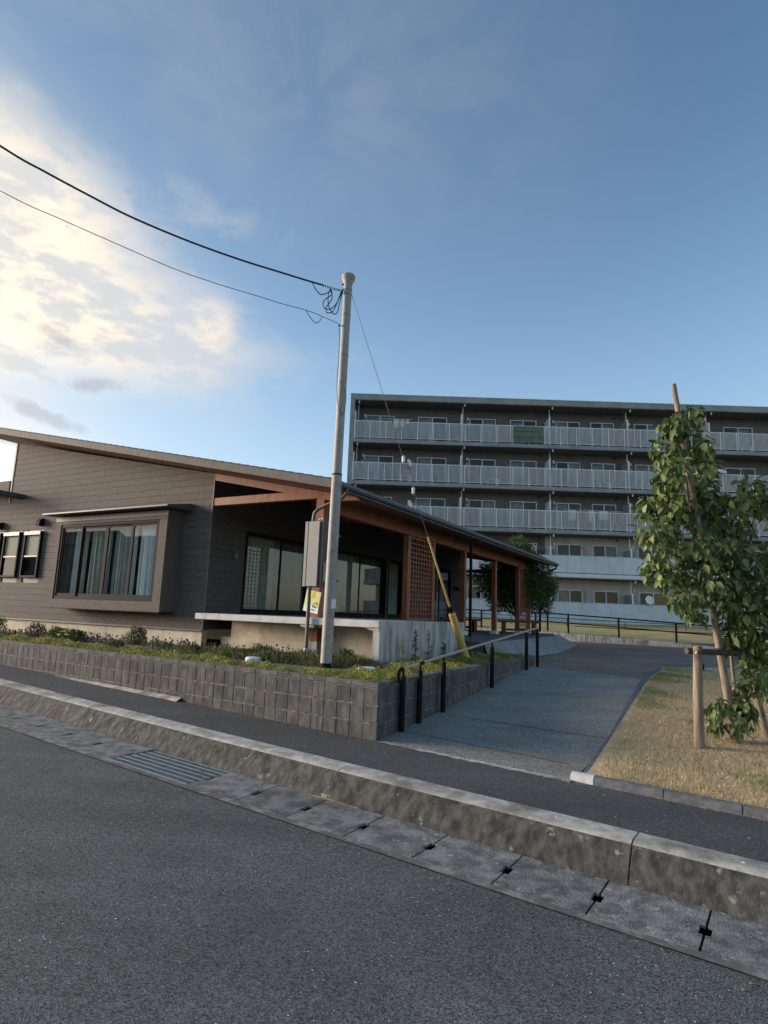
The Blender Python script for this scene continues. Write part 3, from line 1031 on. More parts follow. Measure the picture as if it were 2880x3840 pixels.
# ------------------------------------------------------------------ lawn edging
lk = thing('lawn_edging', 'row of small rounded kerbstones between footpath and dry lawn', 'kerb', RF, (-1.86, 6.16, -1.49))
def edging(a0, a1, m, r=0.055):
    mb = MB()
    sec = [(6.085, -0.08), (6.085, 0.035), (6.105, 0.062), (6.14, 0.075), (6.18, 0.072), (6.205, 0.05), (6.215, -0.08)]
    k = len(sec)
    for a in (a0, a1):
        for b, z in sec:
            mb.v.append((a, b, zroad(a)+z))
    for j in range(k-1):
        mb.f.append((j, j+k, j+k+1, j+1))
    mb.f.append(tuple(range(k)))
    mb.f.append(tuple(range(2*k-1, k-1, -1)))
    return part('edging_stone', mb, m, lk, smooth=True)
M['edge_dark'] = mat('edging_dark', (0.10, 0.105, 0.11), (0.17, 0.17, 0.17), rough=0.9, scale=12, bump=0.5)
st = edging(-1.87, -1.66, M['slabtop'])
st['label'] = 'pale white end stone'
a = -1.655
while a < 10:
    edging(a, a+0.592, M['edge_dark'])
    a += 0.60
# flush kerb strip between ramp and lawn
sk = thing('ramp_edging', 'flush grey concrete edging strip between ramp and dry lawn', 'kerb', WF, (2.1, 6.5, -1.45))
PL = [(1.95, 6.12), (2.83, 7.70), (5.14, 12.20), (6.86, 15.2)]
PR = [(2.20, 6.38), (3.05, 7.92), (5.26, 12.12), (7.02, 15.2)]
def lerp2(P, t):
    t = t*(len(P)-1)
    i = min(int(t), len(P)-2)
    f = t-i
    return (P[i][0]*(1-f)+P[i+1][0]*f, P[i][1]*(1-f)+P[i+1][1]*f)
for i in range(15):
    t0, t1 = i/15+0.0012, (i+1)/15-0.0012
    q = MB()
    pts = [lerp2(PL, t0), lerp2(PL, t1), lerp2(PR, t1), lerp2(PR, t0)]
    q.v = [(x, y, zramp(x, y)+0.016) for x, y in pts]+[(x, y, zramp(x, y)-0.1) for x, y in pts]
    q.f = [(0, 1, 2, 3), (4, 7, 6, 5), (0, 4, 5, 1), (1, 5, 6, 2), (2, 6, 7, 3), (3, 7, 4, 0)]
    part('edging_stone', q, M['edge_dark'], sk)

# ------------------------------------------------------------------ the single-storey house
HO = (-10.34, 10.2, -0.82)
house = thing('single_storey_house', 'single-storey house with dark brown board siding, sloping roof and orange wood porch', 'house', HF, HO)
UL = -18.7                                         # left end of the tall front wall
SLP = (4.75-3.12)/(18.7-10.34)
def ztop(u):                                       # underside of the roof above the front wall
    return 3.12+(-10.34-u)*SLP
BH = 0.168
# openings of the front wall (u0,u1,z0,z1)
OPEN = [(-15.42, -11.38, -0.02, 2.12), (-18.60, -17.80, 0.66, 1.97), (-17.56, -16.78, 0.66, 1.97), (-19.56, -18.78, 0.66, 1.97)]
def cut(u0, u1, z0, z1, opens):
    """rectangles of [u0,u1]x[z0,z1] left after the openings are taken out (one row)"""
    segs = [(u0, u1)]
    for a, b, c, d in opens:
        if c < z1-0.01 and d > z0+0.01:
            ns = []
            for s, t in segs:
                if b <= s or a >= t:
                    ns.append((s, t))
                else:
                    if a > s: ns.append((s, a))
                    if b < t: ns.append((b, t))
            segs = ns
    return segs
z = -0.49
row = 0
JO = [-12.9, -14.9, -16.3, -17.6]
while z < ztop(UL)-0.02:
    u1 = -10.34
    # the board stops where the sloping eave cuts it
    ucut = -10.34-(z-3.12)/SLP if z > 3.12 else -10.34
    u0 = -26.0 if z < 3.0 else UL
    zt = z+BH
    for s, t in cut(u0, min(u1, ucut), z, zt, OPEN):
        joints = [j for j in ([-12.55, -16.3, -20.1, -23.8] if row % 2 == 0 else [-14.4, -18.2, -22.0]) if s+0.3 < j < t-0.3]
        ends = [s]+sorted(joints)+[t]
        for k in range(len(ends)-1):
            a, b = ends[k]+0.002, ends[k+1]-0.002
            mb = MB()
            za = min(zt, ztop(a))-0.006
            zb = min(zt, ztop(b))-0.006
            if zb-z < 0.006:
                ue = max(a+0.02, -10.34-(z-3.12)/SLP)
                poly = [(a, z), (min(ue, b), z), (a, za)] if za < zt-0.006 else [(a, z), (b, z), (max(a, -10.34-(zt-3.12)/SLP), zt-0.006), (a, zt-0.006)]
            elif zb < zt-0.007:
                uc = -10.34-(zt-3.12)/SLP
                poly = [(a, z), (b, z), (b, zb)]+([(uc, zt-0.006)] if uc > a else [])+[(a, za)]
            else:
                poly = [(a, z), (b, z), (b, zb), (a, za)]
            mb.prism(poly, 'y', 10.2+0.0015*(row % 2), 10.222)
            part('siding_board', mb, M['siding'], house)
    z = zt
    row += 1
def wallrects(name, m, u0, u1, zs, opens, v0, v1, zt=None):
    """solid wall behind the boards, split into rectangles round the openings"""
    cuts = sorted(set([zs[0], zs[1]]+[c for o in opens for c in (o[2], o[3]) if zs[0] < c < zs[1]]))
    for i in range(len(cuts)-1):
        for s, t in cut(u0, u1, cuts[i], cuts[i+1], opens):
            yield s, t, cuts[i], cuts[i+1]
mb = MB()
for s, t, a, b in wallrects('w', None, UL, -10.36, (-0.49, 2.99), OPEN, 0, 0):
    mb.box(s, t, 10.2225, 10.32, a, b)
for s, t, a, b in wallrects('w', None, -26, UL, (-0.49, 2.99), OPEN, 0, 0):
    mb.box(s, t, 10.2225, 10.32, a, b)
mb.prism([(UL, 2.99), (-10.36, 2.99), (-10.36, ztop(-10.36)), (UL, ztop(UL))], 'y', 10.2225, 10.32)
mb.box(UL, UL+0.1, 10.32, 20, 2.99, ztop(UL))
part('wall', mb, M['trim_brown'], house)
# corner trims
part('corner_trim', MB().prism([(UL-0.03, 2.9), (UL+0.03, 2.9), (UL+0.03, ztop(UL)), (UL-0.03, ztop(UL))], 'y', 10.185, 10.32), M['trim_brown'], house)
part('corner_trim', MB().box(-10.345, -10.31, 10.188, 10.225, -0.49, 3.10), M['trim_brown'], house)
part('base_flashing', MB().box(-26, -10.33, 10.17, 10.21, -0.53, -0.492), M['trim_brown'], house)
# dark rooms behind the openings
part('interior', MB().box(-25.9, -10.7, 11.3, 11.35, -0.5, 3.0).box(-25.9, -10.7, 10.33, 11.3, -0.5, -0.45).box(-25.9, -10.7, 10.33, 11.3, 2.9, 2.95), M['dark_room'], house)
# foundation panels
u = -10.36
k = 0
for w in [1.25, 2.05, 2.1, 1.35, 1.9, 1.9, 1.9, 1.9, 1.9]:
    part('foundation_panel', MB().box(u-w+0.006, u-0.006, 10.235, 10.40, -1.1, -0.52), M['concrete_warm'], house)
    u -= w
mb = MB()
for uu in [-11.4, -12.6, -13.9, -14.8, -16.2, -17.2]:
    mb.box(uu-0.012, uu+0.012, 10.231, 10.236, -0.64, -0.616)
part('tie_holes', mb, M['slot'], house)

def curtain_mesh(u0, u1, z0, z1, v, folds, amp, axis='u', seed=0):
    """pleated cloth hung in a plane; axis 'u' = facing the road, 'v' = facing the porch"""
    q = random.Random(seed)
    n = folds*6
    mb = MB()
    ph = q.uniform(0, 6)
    rows = 5
    for j in range(rows+1):
        z = z0+(z1-z0)*j/rows
        for i in range(n+1):
            t = i/n
            w = amp*math.sin(t*folds*2*PI+ph+0.5*math.sin(t*9+ph))*(0.75+0.35*math.sin(t*23+j*0.4))
            p = u0+(u1-u0)*t
            mb.v.append((p, v+w, z) if axis == 'u' else (v+w, p, z))
    for j in range(rows):
        for i in range(n):
            a = j*(n+1)+i
            mb.f.append((a, a+1, a+n+2, a+n+1))
    return mb

# bay window
bay = part('bay_window', MB()
           .box(-15.46, -15.30, 9.75, 10.199, -0.14, 2.24).box(-11.53, -11.27, 9.75, 10.199, -0.14, 2.24)
           .box(-15.30, -11.53, 9.75, 10.5, -0.14, 0.085).box(-15.30, -11.53, 9.75, 10.5, 2.02, 2.24), M['siding'], house)
part('lintel_board', MB().box(-15.52, -11.25, 9.735, 9.7485, 2.10, 2.22), M['trim_brown'], bay)
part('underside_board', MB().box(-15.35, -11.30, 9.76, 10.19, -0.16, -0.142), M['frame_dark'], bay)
part('bay_roof', MB().prism([(9.45, 2.262), (9.45, 2.295), (10.19, 2.43), (10.19, 2.262)], 'x', -15.72, -10.98), M['eave_metal'], bay)
fr = MB()
fr.box(-15.30, -11.53, 9.765, 9.85, 0.086, 0.16).box(-15.30, -11.53, 9.765, 9.85, 1.95, 2.02).box(-15.30, -15.22, 9.765, 9.85, 0.16, 1.95).box(-11.60, -11.53, 9.765, 9.85, 0.16, 1.95)
part('frame', fr, M['frame_dark'], bay)
edgesW = [-15.22, -14.42, -13.47, -12.50, -11.60]
for i in range(4):
    a, b = edgesW[i], edgesW[i+1]
    vv = 9.80 if i in (0, 3) else 9.825
    s = MB().box(a, a+0.055, vv-0.018, vv+0.018, 0.16, 1.95).box(b-0.055, b, vv-0.018, vv+0.018, 0.16, 1.95).box(a+0.055, b-0.055, vv-0.018, vv+0.018, 0.16, 0.235).box(a+0.055, b-0.055, vv-0.018, vv+0.018, 1.90, 1.95)
    part('sash', s, M['frame_dark'], bay)
    part('pane', MB().add([(a+0.055, vv, 0.235), (b-0.055, vv, 0.235), (b-0.055, vv, 1.90), (a+0.055, vv, 1.90)], [(0, 1, 2, 3)]), M['glass'] if i in (0, 3) else M['glass_dark'], bay)
    part('curtain', curtain_mesh(a+0.10+(0.12 if i == 0 else 0), b-0.05, 0.17, 1.97, 10.02, 6, 0.032, seed=i+3), M['curtain'], bay, smooth=True)
part('inner_post', MB().box(-15.2, -15.03, 9.95, 10.12, 0.16, 1.95), M['frame_light'], bay)

def small_window(a, b, z0=0.66, z1=1.97):
    w = part('narrow_window', MB().box(a, a+0.05, 10.12, 10.24, z0, z1).box(b-0.05, b, 10.12, 10.24, z0, z1).box(a+0.05, b-0.05, 10.12, 10.24, z0, z0+0.05).box(a+0.05, b-0.05, 10.12, 10.24, z1-0.09, z1), M['frame_dark'], house)
    part('head_trim', MB().box(a+0.005, b-0.005, 10.10, 10.1195, z1-0.105, z1-0.005), M['frame_light'], w)
    part('rail', MB().box(a+0.05, b-0.05, 10.135, 10.20, 1.235, 1.275), M['frame_light'], w)
    part('upper_pane', MB().box(a+0.06, b-0.06, 10.17, 10.18, 1.275, z1-0.09), M['frosted'], w)
    part('lower_pane', MB().add([(a+0.05, 10.17, z0+0.05), (b-0.05, 10.17, z0+0.05), (b-0.05, 10.17, 1.235), (a+0.05, 10.17, 1.235)], [(0, 1, 2, 3)]), M['glass_dark'], w)
    part('curtain', curtain_mesh(a+0.06, b-0.06, z0+0.05, 1.24, 10.30, 4, 0.015, seed=int(a*10)), M['siding_dark'], w)
for o in OPEN[1:]:
    small_window(o[0]+0.0, o[1])
def hood(u, z):
    mb = MB()
    mb.prism([(10.198, z-0.10), (10.198, z+0.11), (10.12, z+0.10), (10.06, z+0.03), (10.05, z-0.09)], 'x', u-0.085, u+0.085)
    return part('vent_hood', mb, M['black_metal'], house)
hood(-16.90, 2.22)
hood(-18.92, 2.19)

# side wall facing the porch (runs back along v at u = -10.34)
DO = [(11.42, 14.30, -0.12, 1.93), (15.2, 18.72, -0.12, 1.93), (18.84, 20.05, -0.12, 1.93), (22.2, 24.5, -0.3, 1.98)]
def ceil_z(u):                                      # underside of the porch roof
    return 2.30+(-6.3-u)*0.2055
z = -0.49
row = 0
while z < 3.02:
    for s, t in cut(10.226, 26.0, z, z+BH, DO):
        js = [j for j in ([14.8, 21.3, 25.2] if row % 2 else [11.0, 15.0, 21.9]) if s+0.3 < j < t-0.3]
        ends = [s]+js+[t]
        for k in range(len(ends)-1):
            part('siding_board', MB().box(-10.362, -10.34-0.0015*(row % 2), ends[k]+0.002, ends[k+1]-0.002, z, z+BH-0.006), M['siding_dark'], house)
    z += BH
    row += 1
mb = MB()
for s, t, a, b in wallrects('w', None, 10.32, 26.0, (-0.49, 3.05), DO, 0, 0):
    mb.box(-10.46, -10.3625, s, t, a, b)
mb.box(-18.6, -10.46, 25.9, 26.0, -0.9, 3.1)
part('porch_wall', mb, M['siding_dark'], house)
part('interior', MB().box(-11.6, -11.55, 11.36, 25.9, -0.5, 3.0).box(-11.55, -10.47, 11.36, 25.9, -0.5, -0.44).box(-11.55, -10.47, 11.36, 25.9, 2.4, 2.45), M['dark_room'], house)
def slider(v0, v1, z0, z1, n, seed, curt=True):
    d = part('sliding_door', MB().box(-10.43, -10.325, v0, v0+0.05, z0, z1).box(-10.43, -10.325, v1-0.05, v1, z0, z1).box(-10.43, -10.325, v0+0.05, v1-0.05, z0, z0+0.06).box(-10.43, -10.325, v0+0.05, v1-0.05, z1-0.05, z1), M['frame_dark'], house)
    w = (v1-v0-0.1)/n
    for i in range(n):
        a, b = v0+0.05+i*w, v0+0.05+(i+1)*w
        u = -10.36 if i % 2 == 0 else -10.39
        part('sash', MB().box(u-0.015, u+0.015, a, a+0.05, z0+0.06, z1-0.05).box(u-0.015, u+0.015, b-0.05, b, z0+0.06, z1-0.05).box(u-0.015, u+0.015, a+0.05, b-0.05, z0+0.06, z0+0.13).box(u-0.015, u+0.015, a+0.05, b-0.05, z1-0.10, z1-0.05), M['frame_dark'], d)
        part('pane', MB().add([(u, a+0.05, z0+0.13), (u, b-0.05, z0+0.13), (u, b-0.05, z1-0.10), (u, a+0.05, z1-0.10)], [(0, 1, 2, 3)]), M['glass_porch'] if i % 2 == 0 else M['glass_dark'], d)
        if curt:
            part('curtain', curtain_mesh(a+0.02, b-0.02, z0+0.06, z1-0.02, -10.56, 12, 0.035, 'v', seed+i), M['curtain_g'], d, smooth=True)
slider(*DO[0], 2, 5)
slider(*DO[1], 2, 9)
slider(*DO[2], 1, 13)
slider(*DO[3], 2, 17)
# porch wall lamps
def wall_lamp(v, z, m=M['black_metal'], nm='wall_lamp', r=0.05):
    part(nm, MB().prism([(-10.338, z-0.10), (-10.338, z+0.09), (-10.27, z+0.06), (-10.25, z-0.10)], 'y', v-r, v+r), m, house)
wall_lamp(11.05, 1.28, M['pipe'], 'wall_lamp', 0.06)
wall_lamp(24.9, 1.25, nm='wall_lamp', r=0.07)
wall_lamp(25.25, 1.25, nm='wall_lamp', r=0.07)

# main roof: a sheet sloping down towards the porch eave, with shingle courses
V0, V1 = 9.15, 26.62
UE = -6.3
def zr(u):                                          # top surface
    return 2.47+(UE-u)*0.2055
UTOP = -21.2
part('roof', MB().prism([(UE, zr(UE)-0.012), (UTOP, zr(UTOP)-0.012), (UTOP, zr(UTOP)-0.16), (UE, zr(UE)-0.16)], 'y', V0+0.03, V1-0.03), M['wood_dark'], house)
rf = [c for c in house.children if c.name.startswith('roof')][0]
# soffit boards across the porch ceiling
u = -6.34
while u > -10.2:
    part('soffit_board', MB().prism([(u, zr(u)-0.163), (u-0.175, zr(u-0.175)-0.163), (u-0.175, zr(u-0.175)-0.178), (u, zr(u)-0.178)], 'y', V0+0.04, V1-0.04), M['wood_dark'], rf)
    u -= 0.18
# shingle courses (steps show along the gable edge)
u = UE+0.02
while u > UTOP:
    a, b = u, u-0.235
    part('shingle_course', MB().add([(a, V0-0.012, zr(a)+0.014), (b, V0-0.012, zr(b)+0.001), (b, V1, zr(b)+0.001), (a, V1, zr(a)+0.014),
                                     (a, V0-0.012, zr(a)-0.008), (b, V0-0.012, zr(b)-0.010), (b, V1, zr(b)-0.010), (a, V1, zr(a)-0.008)],
                                    [(0, 1, 2, 3), (4, 7, 6, 5), (0, 4, 5, 1), (1, 5, 6, 2), (2, 6, 7, 3), (3, 7, 4, 0)]), M['roof'], rf)
    u -= 0.232
# gable fascia in lengths, eave fascia and gutter
u = UE
for w in [1.9, 2.7, 2.7, 2.7, 2.7, 2.2]:
    a, b = u-0.002, u-w+0.002
    part('fascia_board', MB().prism([(a, zr(a)-0.014), (b, zr(b)-0.014), (b, zr(b)-0.175), (a, zr(a)-0.175)], 'y', V0-0.0, V0+0.028), M['fascia'], rf)
    u -= w
part('eave_fascia', MB().box(UE-0.001, UE+0.022, V0+0.0285, V1, zr(UE)-0.165, zr(UE)-0.012), M['eave_metal'], rf)
gm = MB()
sec = [(UE+0.024, -0.035), (UE+0.024, -0.125), (UE+0.10, -0.125), (UE+0.125, -0.09), (UE+0.125, -0.045), (UE+0.115, -0.045), (UE+0.115, -0.085), (UE+0.035, -0.115), (UE+0.035, -0.035)]
gm.prism([(a, zr(UE)+b) for a, b in sec], 'y', V0+0.06, V1-0.02)
part('rain_gutter', gm, M['eave_metal'], rf)
part('ceiling_lining', MB().prism([(UL+0.2, zr(UL)-0.30), (-10.5, zr(-10.5)-0.30), (-10.5, zr(-10.5)-0.32), (UL+0.2, zr(UL)-0.32)], 'y', 10.4, 26), M['dark_room'], house)

# lower wing at far left
part('wing_roof', MB().prism([(-17.95, 3.10), (-26, 4.0), (-26, 3.85), (-17.95, 2.98)], 'y', 9.35, 10.19), M['eave_metal'], house)
part('wing_soffit', MB().prism([(-18.0, 2.975), (-26, 3.845), (-26, 3.82), (-18.0, 2.95)], 'y', 9.40, 10.19), M['wood_dark'], house)
part('wing_wall', MB().box(-26, -18.9, 10.23, 10.4, 2.99, 3.6), M['siding'], house)

# timber frame of the porch
UP = -7.18
def post(u0, u1, v0, v1, z0, z1, c=0.006):
    return part('post', MB().box(u0, u1, v0, v1, z0, z1, c), M['wood'], house)
post(-7.37, -7.17, 10.2, 10.38, -0.58, 2.34)
part('footing', MB().box(-7.39, -7.15, 10.18, 10.40, -1.1, -0.582, 0.01), M['concrete_grey'], house)
for v_, z_ in ((14.30, -0.13), (15.86, -0.13), (18.30, -0.42), (21.30, -0.42), (24.20, -0.42), (25.70, -0.42)):
    post(UP-0.15, UP, v_-0.16, v_, z_, 2.09)
for v in (18.23, 21.23, 24.13, 25.63):
    part('footing', MB().box(UP-0.19, UP+0.06, v-0.14, v+0.14, -0.7, -0.422, 0.01), M['slabtop'], house)
def lattice(v0, v1, z0, z1, nv, nz, bt=0.037):
    l = part('lattice_screen', MB().box(UP-0.085, UP-0.02, v0, v0+0.05, z0, z1).box(UP-0.085, UP-0.02, v1-0.05, v1, z0, z1).box(UP-0.085, UP-0.02, v0+0.05, v1-0.05, z0, z0+0.05).box(UP-0.085, UP-0.02, v0+0.05, v1-0.05, z1-0.05, z1), M['wood'], house)
    hb = mesh_of('lattice_bar', MB().box(UP-0.056, UP-0.04, v0+0.05, v1-0.05, -bt/2, bt/2), M['wood'], (HO[0], HO[1], 0))
    vb = mesh_of('lattice_bar', MB().box(UP-0.0395, UP-0.025, -bt/2, bt/2, z0+0.05, z1-0.05), M['wood'], (HO[0], 0, HO[2]))
    for i in range(nz):
        z = z0+0.05+(z1-z0-0.1)*(i+1)/(nz+1)
        inst('lattice_bar', hb, l, (0, 0, z-HO[2]))
    for i in range(nv):
        v = v0+0.05+(v1-v0-0.1)*(i+1)/(nv+1)
        inst('lattice_bar', vb, l, (0, v-HO[1], 0))
lattice(14.305, 15.725, -0.116, 2.08, 7, 16)
lattice(24.205, 25.565, -0.40, 2.08, 7, 17)
# beams
part('beam', MB().box(UP-0.14, UP+0.01, 10.385, 26.4, 2.092, 2.36, 0.006), M['wood'], house)
part('beam', MB().box(-10.305, -7.38, 10.2, 10.33, 2.345, 2.53, 0.006), M['wood'], house)
bm2 = MB()
bm2.prism([(-10.305, zr(-10.305)-0.182), (-7.0, zr(-7.0)-0.182), (-7.0, zr(-7.0)-0.34), (-10.305, zr(-10.305)-0.34)], 'y', 10.19, 10.30)
part('beam', bm2, M['wood'], house)
bm3 = MB()
bm3.prism([(-7.0, zr(-7.0)-0.182), (-6.36, zr(-6.36)-0.182), (-6.36, zr(-6.36)-0.24), (-7.0, zr(-7.0)-0.34)], 'y', 10.19, 10.30)
part('beam_end', bm3, M['wood'], house)
for v in (14.1, 18.1, 21.0, 23.9, 26.1):
    part('cross_beam', MB().prism([(-10.33, zr(-10.33)-0.184), (UP-0.18, zr(UP-0.18)-0.184), (UP-0.18, 2.25), (-10.33, 2.7)], 'y', v-0.06, v+0.06), M['wood'], house)
# downpipes
def ks(P, k):
    return [(a*k, b*k, c*k) for a, b, c in P]
dp = MB()
dp.tube([(UE+0.07, 9.60, 2.40), (UE+0.05, 9.60, 2.26), (UE-0.02, 9.60, 2.19), (-6.85, 9.55, 1.98), (-6.93, 9.545, 1.90), (-6.945, 9.545, 1.77), (-6.945, 9.545, -0.72)], 0.037, 10)
part('downpipe', dp, M['pipe'], house, smooth=True)
part('pipe_socket', MB().lathe((-6.945, 9.545, -0.90), [(0.05, 0), (0.05, 0.2), (0.042, 0.22)], 12), M['white'], house)
part('downpipe', MB().tube([(-6.34, 16.9, 2.32), (-6.5, 16.9, 2.2), (-6.5, 16.9, -0.56)], 0.045, 10), M['black_metal'], house, smooth=True)
part('downpipe', MB().tube([(UE+0.07, 26.35, 2.36), (UE+0.05, 26.33, 2.22), (-6.6, 26.2, 2.05), (-6.9, 26.2, 1.95), (-6.93, 26.2, -0.5)], 0.04, 8), M['black_metal'], house, smooth=True)

# porch slab, its plinth and the grey upstand
slab = part('porch_slab', MB().box(-9.97, -5.42, 9.6, 10.22, -0.245, -0.118, 0.008), M['slabtop'], house)
part('porch_deck', MB().box(-10.34, -5.56, 10.221, 13.9, -0.245, -0.122), M['concrete_grey'], house)
part('slab_bracket', MB().prism([(-5.43, -0.246), (-5.72, -0.246), (-5.62, -0.29), (-5.55, -0.30), (-5.43, -0.30)], 'y', 9.62, 9.95), M['concrete_grey'], house)
part('slab_bracket', MB().prism([(-6.86, -0.246), (-7.18, -0.246), (-7.15, -0.29), (-7.08, -0.30), (-6.86, -0.30)], 'y', 9.62, 9.95), M['concrete_grey'], house)
part('plinth', MB().box(-9.66, -5.56, 10.42, 10.55, -1.1, -0.246), M['concrete_warm'], house)
part('plinth', MB().box(-9.98, -9.665, 10.45, 10.55, -1.1, -0.62), M['concrete_warm'], house)
part('plinth_ledge', MB().box(-9.66, -5.56, 10.39, 10.4195, -1.1, -0.68), M['concrete_warm'], house)
mb = MB()
for uu in (-9.4, -8.5, -7.6, -6.9, -6.1):
    mb.box(uu-0.012, uu+0.012, 10.415, 10.4195, -0.47, -0.45)
part('tie_holes', mb, M['slot'], house)
part('upstand_wall', MB().box(-5.556, -5.41, 9.63, 13.72, -1.1, -0.117, 0.006), M['concrete_grey'], house)
part('porch_floor', MB().box(-10.34, -6.4, 13.901, 26.5, -0.75, -0.54), M['floor'], house)
part('tie_beam', MB().box(-10.3, -6.95, 25.6, 25.7, 1.98, 2.1), M['black_metal'], house)

# entrance apron and its sloped skirt
AP = [hw(-5.4, 13.75), (2.35, 14.0), (2.63, 14.3), (3.2, 15.6), (6.99, 23.9), (3.9, 27.5), (0.5, 28), hw(-6.5, 14.0)]
q = MB()
q.prism(AP, 'z', -1.0, -0.545)
single('pavement', q, M['floor'], WF, (0, 0, 0), kind='structure')
tp = [(2.36, 13.97), (2.60, 14.2), (3.2, 15.6), (5.0, 19.6), (6.99, 23.9), (6.3, 26.4)]
bt = [(2.5, 13.85), (3.15, 14.35), (3.78, 16.2), (5.9, 20.2), (8.1, 25.3), (7.3, 28.5)]
q = MB()
for i, (x, y) in enumerate(tp):
    q.v += [(x, y, -0.540), (bt[i][0], bt[i][1], zfore(*bt[i])+0.006)]
for i in range(len(tp)-1):
    q.f.append((2*i, 2*i+1, 2*i+3, 2*i+2))
single('pavement_slope', q, M['apron'], WF, (0, 0, 0), kind='structure')

# benches under the porch
def bench(x, y, rz, label):
    t = thing('bench', label, 'bench', WF, (x, y, -0.54), 'timber benches by the porch')
    t.rotation_euler = (0, 0, rz)
    part('seat', MB().box(x-0.75, x+0.75, y-0.22, y+0.22, -0.54+0.42, -0.54+0.50, 0.01), M['timber'], t)
    for sx in (-0.55, 0.55):
        part('leg', MB().box(x+sx-0.06, x+sx+0.06, y-0.18, y+0.18, -0.54, -0.54+0.42), M['timber'], t)
    part('stretcher', MB().box(x-0.49, x+0.49, y-0.03, y+0.03, -0.54+0.12, -0.54+0.2), M['timber'], t)
bench(3.05, 23.4, R_(5), 'low timber bench left of the thick dark pipe at the back of the porch')
bench(5.1, 22.6, R_(-4), 'low timber bench between the two right porch posts under the small tree')

# ------------------------------------------------------------------ cabinet and poster on the corner post
cab = thing('electrical_cabinet', 'tall beige electrical cabinet hung on the corner post beside the utility pole', 'cabinet', HF, (-6.65, 9.3, 0.45))
part('body', MB().box(-6.79, -6.42, 9.16, 9.415, 0.45, 1.67, 0.004), M['cabinet_side'], cab)
part('door', MB().box(-6.745, -6.50, 9.135, 9.159, 0.46, 1.665, 0.005), M['cabinet'], cab)
part('side_panel', MB().box(-6.825, -6.76, 9.137, 9.159, 0.455, 1.667, 0.004), M['cabinet'], cab)
part('conduit', MB().tube([(-6.39, 9.2, 0.9), (-6.385, 9.2, 0.55)], 0.02, 8), M['cabinet'], cab)
part('clip', MB().box(-6.72, -6.69, 9.40, 9.418, 1.74, 1.76), M['white'], cab)
part('clip', MB().box(-6.66, -6.62, 9.40, 9.418, 1.75, 1.77), M['white'], cab)
part('bracket', MB().box(-6.76, -6.72, 9.42, 10.2, 0.6, 0.64).box(-6.76, -6.72, 9.42, 10.2, 1.5, 1.54), M['cabinet_side'], cab)
po = thing('notice_poster', 'yellow and white paper notice tied crookedly behind the downpipe under the beige cabinet', 'poster', HF, (-6.72, 9.345, 0.18))
tl = R_(-10)
def prot(x, z):
    return (-6.72+x*math.cos(tl)-z*math.sin(tl)*-1*-1, z*math.cos(tl)+x*math.sin(tl)+0.185)
def pquad(x0, x1, z0, z1, v, th=0.004):
    P = [prot(x0, z0), prot(x1, z0), prot(x1, z1), prot(x0, z1)]
    return MB().prism(P, 'y', v, v+th)
part('board', pquad(-0.175, 0.165, -0.20, 0.20, 9.345, 0.006), M['poster_w'], po)
part('print', pquad(-0.17, 0.16, -0.085, 0.195, 9.342, 0.002), M['poster_y'], po)
part('print', pquad(-0.03, 0.03, 0.06, 0.19, 9.3405, 0.001), M['ink_amber'], po)
for (x, w, z, h, m) in [(0.06, 0.07, -0.012, 0.012, 'ink'), (0.02, 0.022, -0.05, 0.026, 'ink_pink'), (0.05, 0.026, -0.048, 0.022, 'ink_pink'), (0.105, 0.03, -0.045, 0.03, 'ink_pink'),
                        (0.02, 0.028, -0.095, 0.028, 'ink'), (0.06, 0.026, -0.10, 0.026, 'ink'), (0.10, 0.01, -0.09, 0.028, 'ink'), (0.0, 0.022, -0.155, 0.018, 'ink'), (0.03, 0.024, -0.157, 0.02, 'ink'), (0.06, 0.018, -0.155, 0.018, 'ink')]:
    part('lettering', pquad(x, x+w, z, z+h, 9.3395, 0.0008).add(pquad(x+w*0.2, x+w*0.4, z-0.004, z+h+0.003, 9.3392, 0.0005).v, [(0, 1, 2, 3)]), M[m], po)

for o in po.children:
    o.data.transform(Matrix.Scale(1.04, 4))
po.location = HF.w((-6.72*1.04, 9.345*1.04, 0.18*1.04))
# ------------------------------------------------------------------ utility pole with its cables
PB = Vector((-0.82, 9.78, -0.86))
PT = Vector((-0.775, 9.78, 5.84))
pole = thing('utility_pole', 'tall slim grey steel utility pole standing in the planting bed', 'pole', WF, tuple(PB))
def pp(t): return PB.lerp(PT, t)
part('shaft', MB().tube([pp(0.0), pp(0.02), pp(0.463), pp(0.4635), pp(0.99)], [0.090, 0.090, 0.083, 0.077, 0.072], 20), M['pole'], pole, smooth=True)
part('base_band', MB().lathe(tuple(pp(0.0)), [(0.094, 0), (0.094, 0.075)], 20), M['black_metal'], pole, smooth=True)
part('cap', MB().lathe(tuple(pp(0.985)), [(0.076, -0.10), (0.085, -0.06), (0.113, 0.0), (0.118, 0.01), (0.118, 0.065), (0.105, 0.08), (0.02, 0.09)], 24), M['pole'], pole, smooth=True)
for t, r, m in [(0.463, 0.087, 'black_metal'), (0.955, 0.078, 'wire'), (0.775, 0.079, 'wire'), (0.885, 0.077, 'wire'), (0.942, 0.078, 'wire')]:
    part('band', MB().lathe(tuple(pp(t)), [(r, -0.012), (r, 0.012)], 20), M[m], pole, smooth=True)
part('sticker', MB().prism([(-0.80+0.03+math.sin(R_(a))*0.0905, 9.78-math.cos(R_(a))*0.0905) for a in (-6, 10, 28, 42)]+[(-0.80+0.03+math.sin(R_(a))*0.088, 9.78-math.cos(R_(a))*0.088) for a in (42, 28, 10, -6)], 'z', 0.06, 0.21), M['white'], pole, label='small white paper label')
part('bolt', MB().blob((-0.86, 9.70, 5.60), 0.02, 1), M['black_metal'], pole)
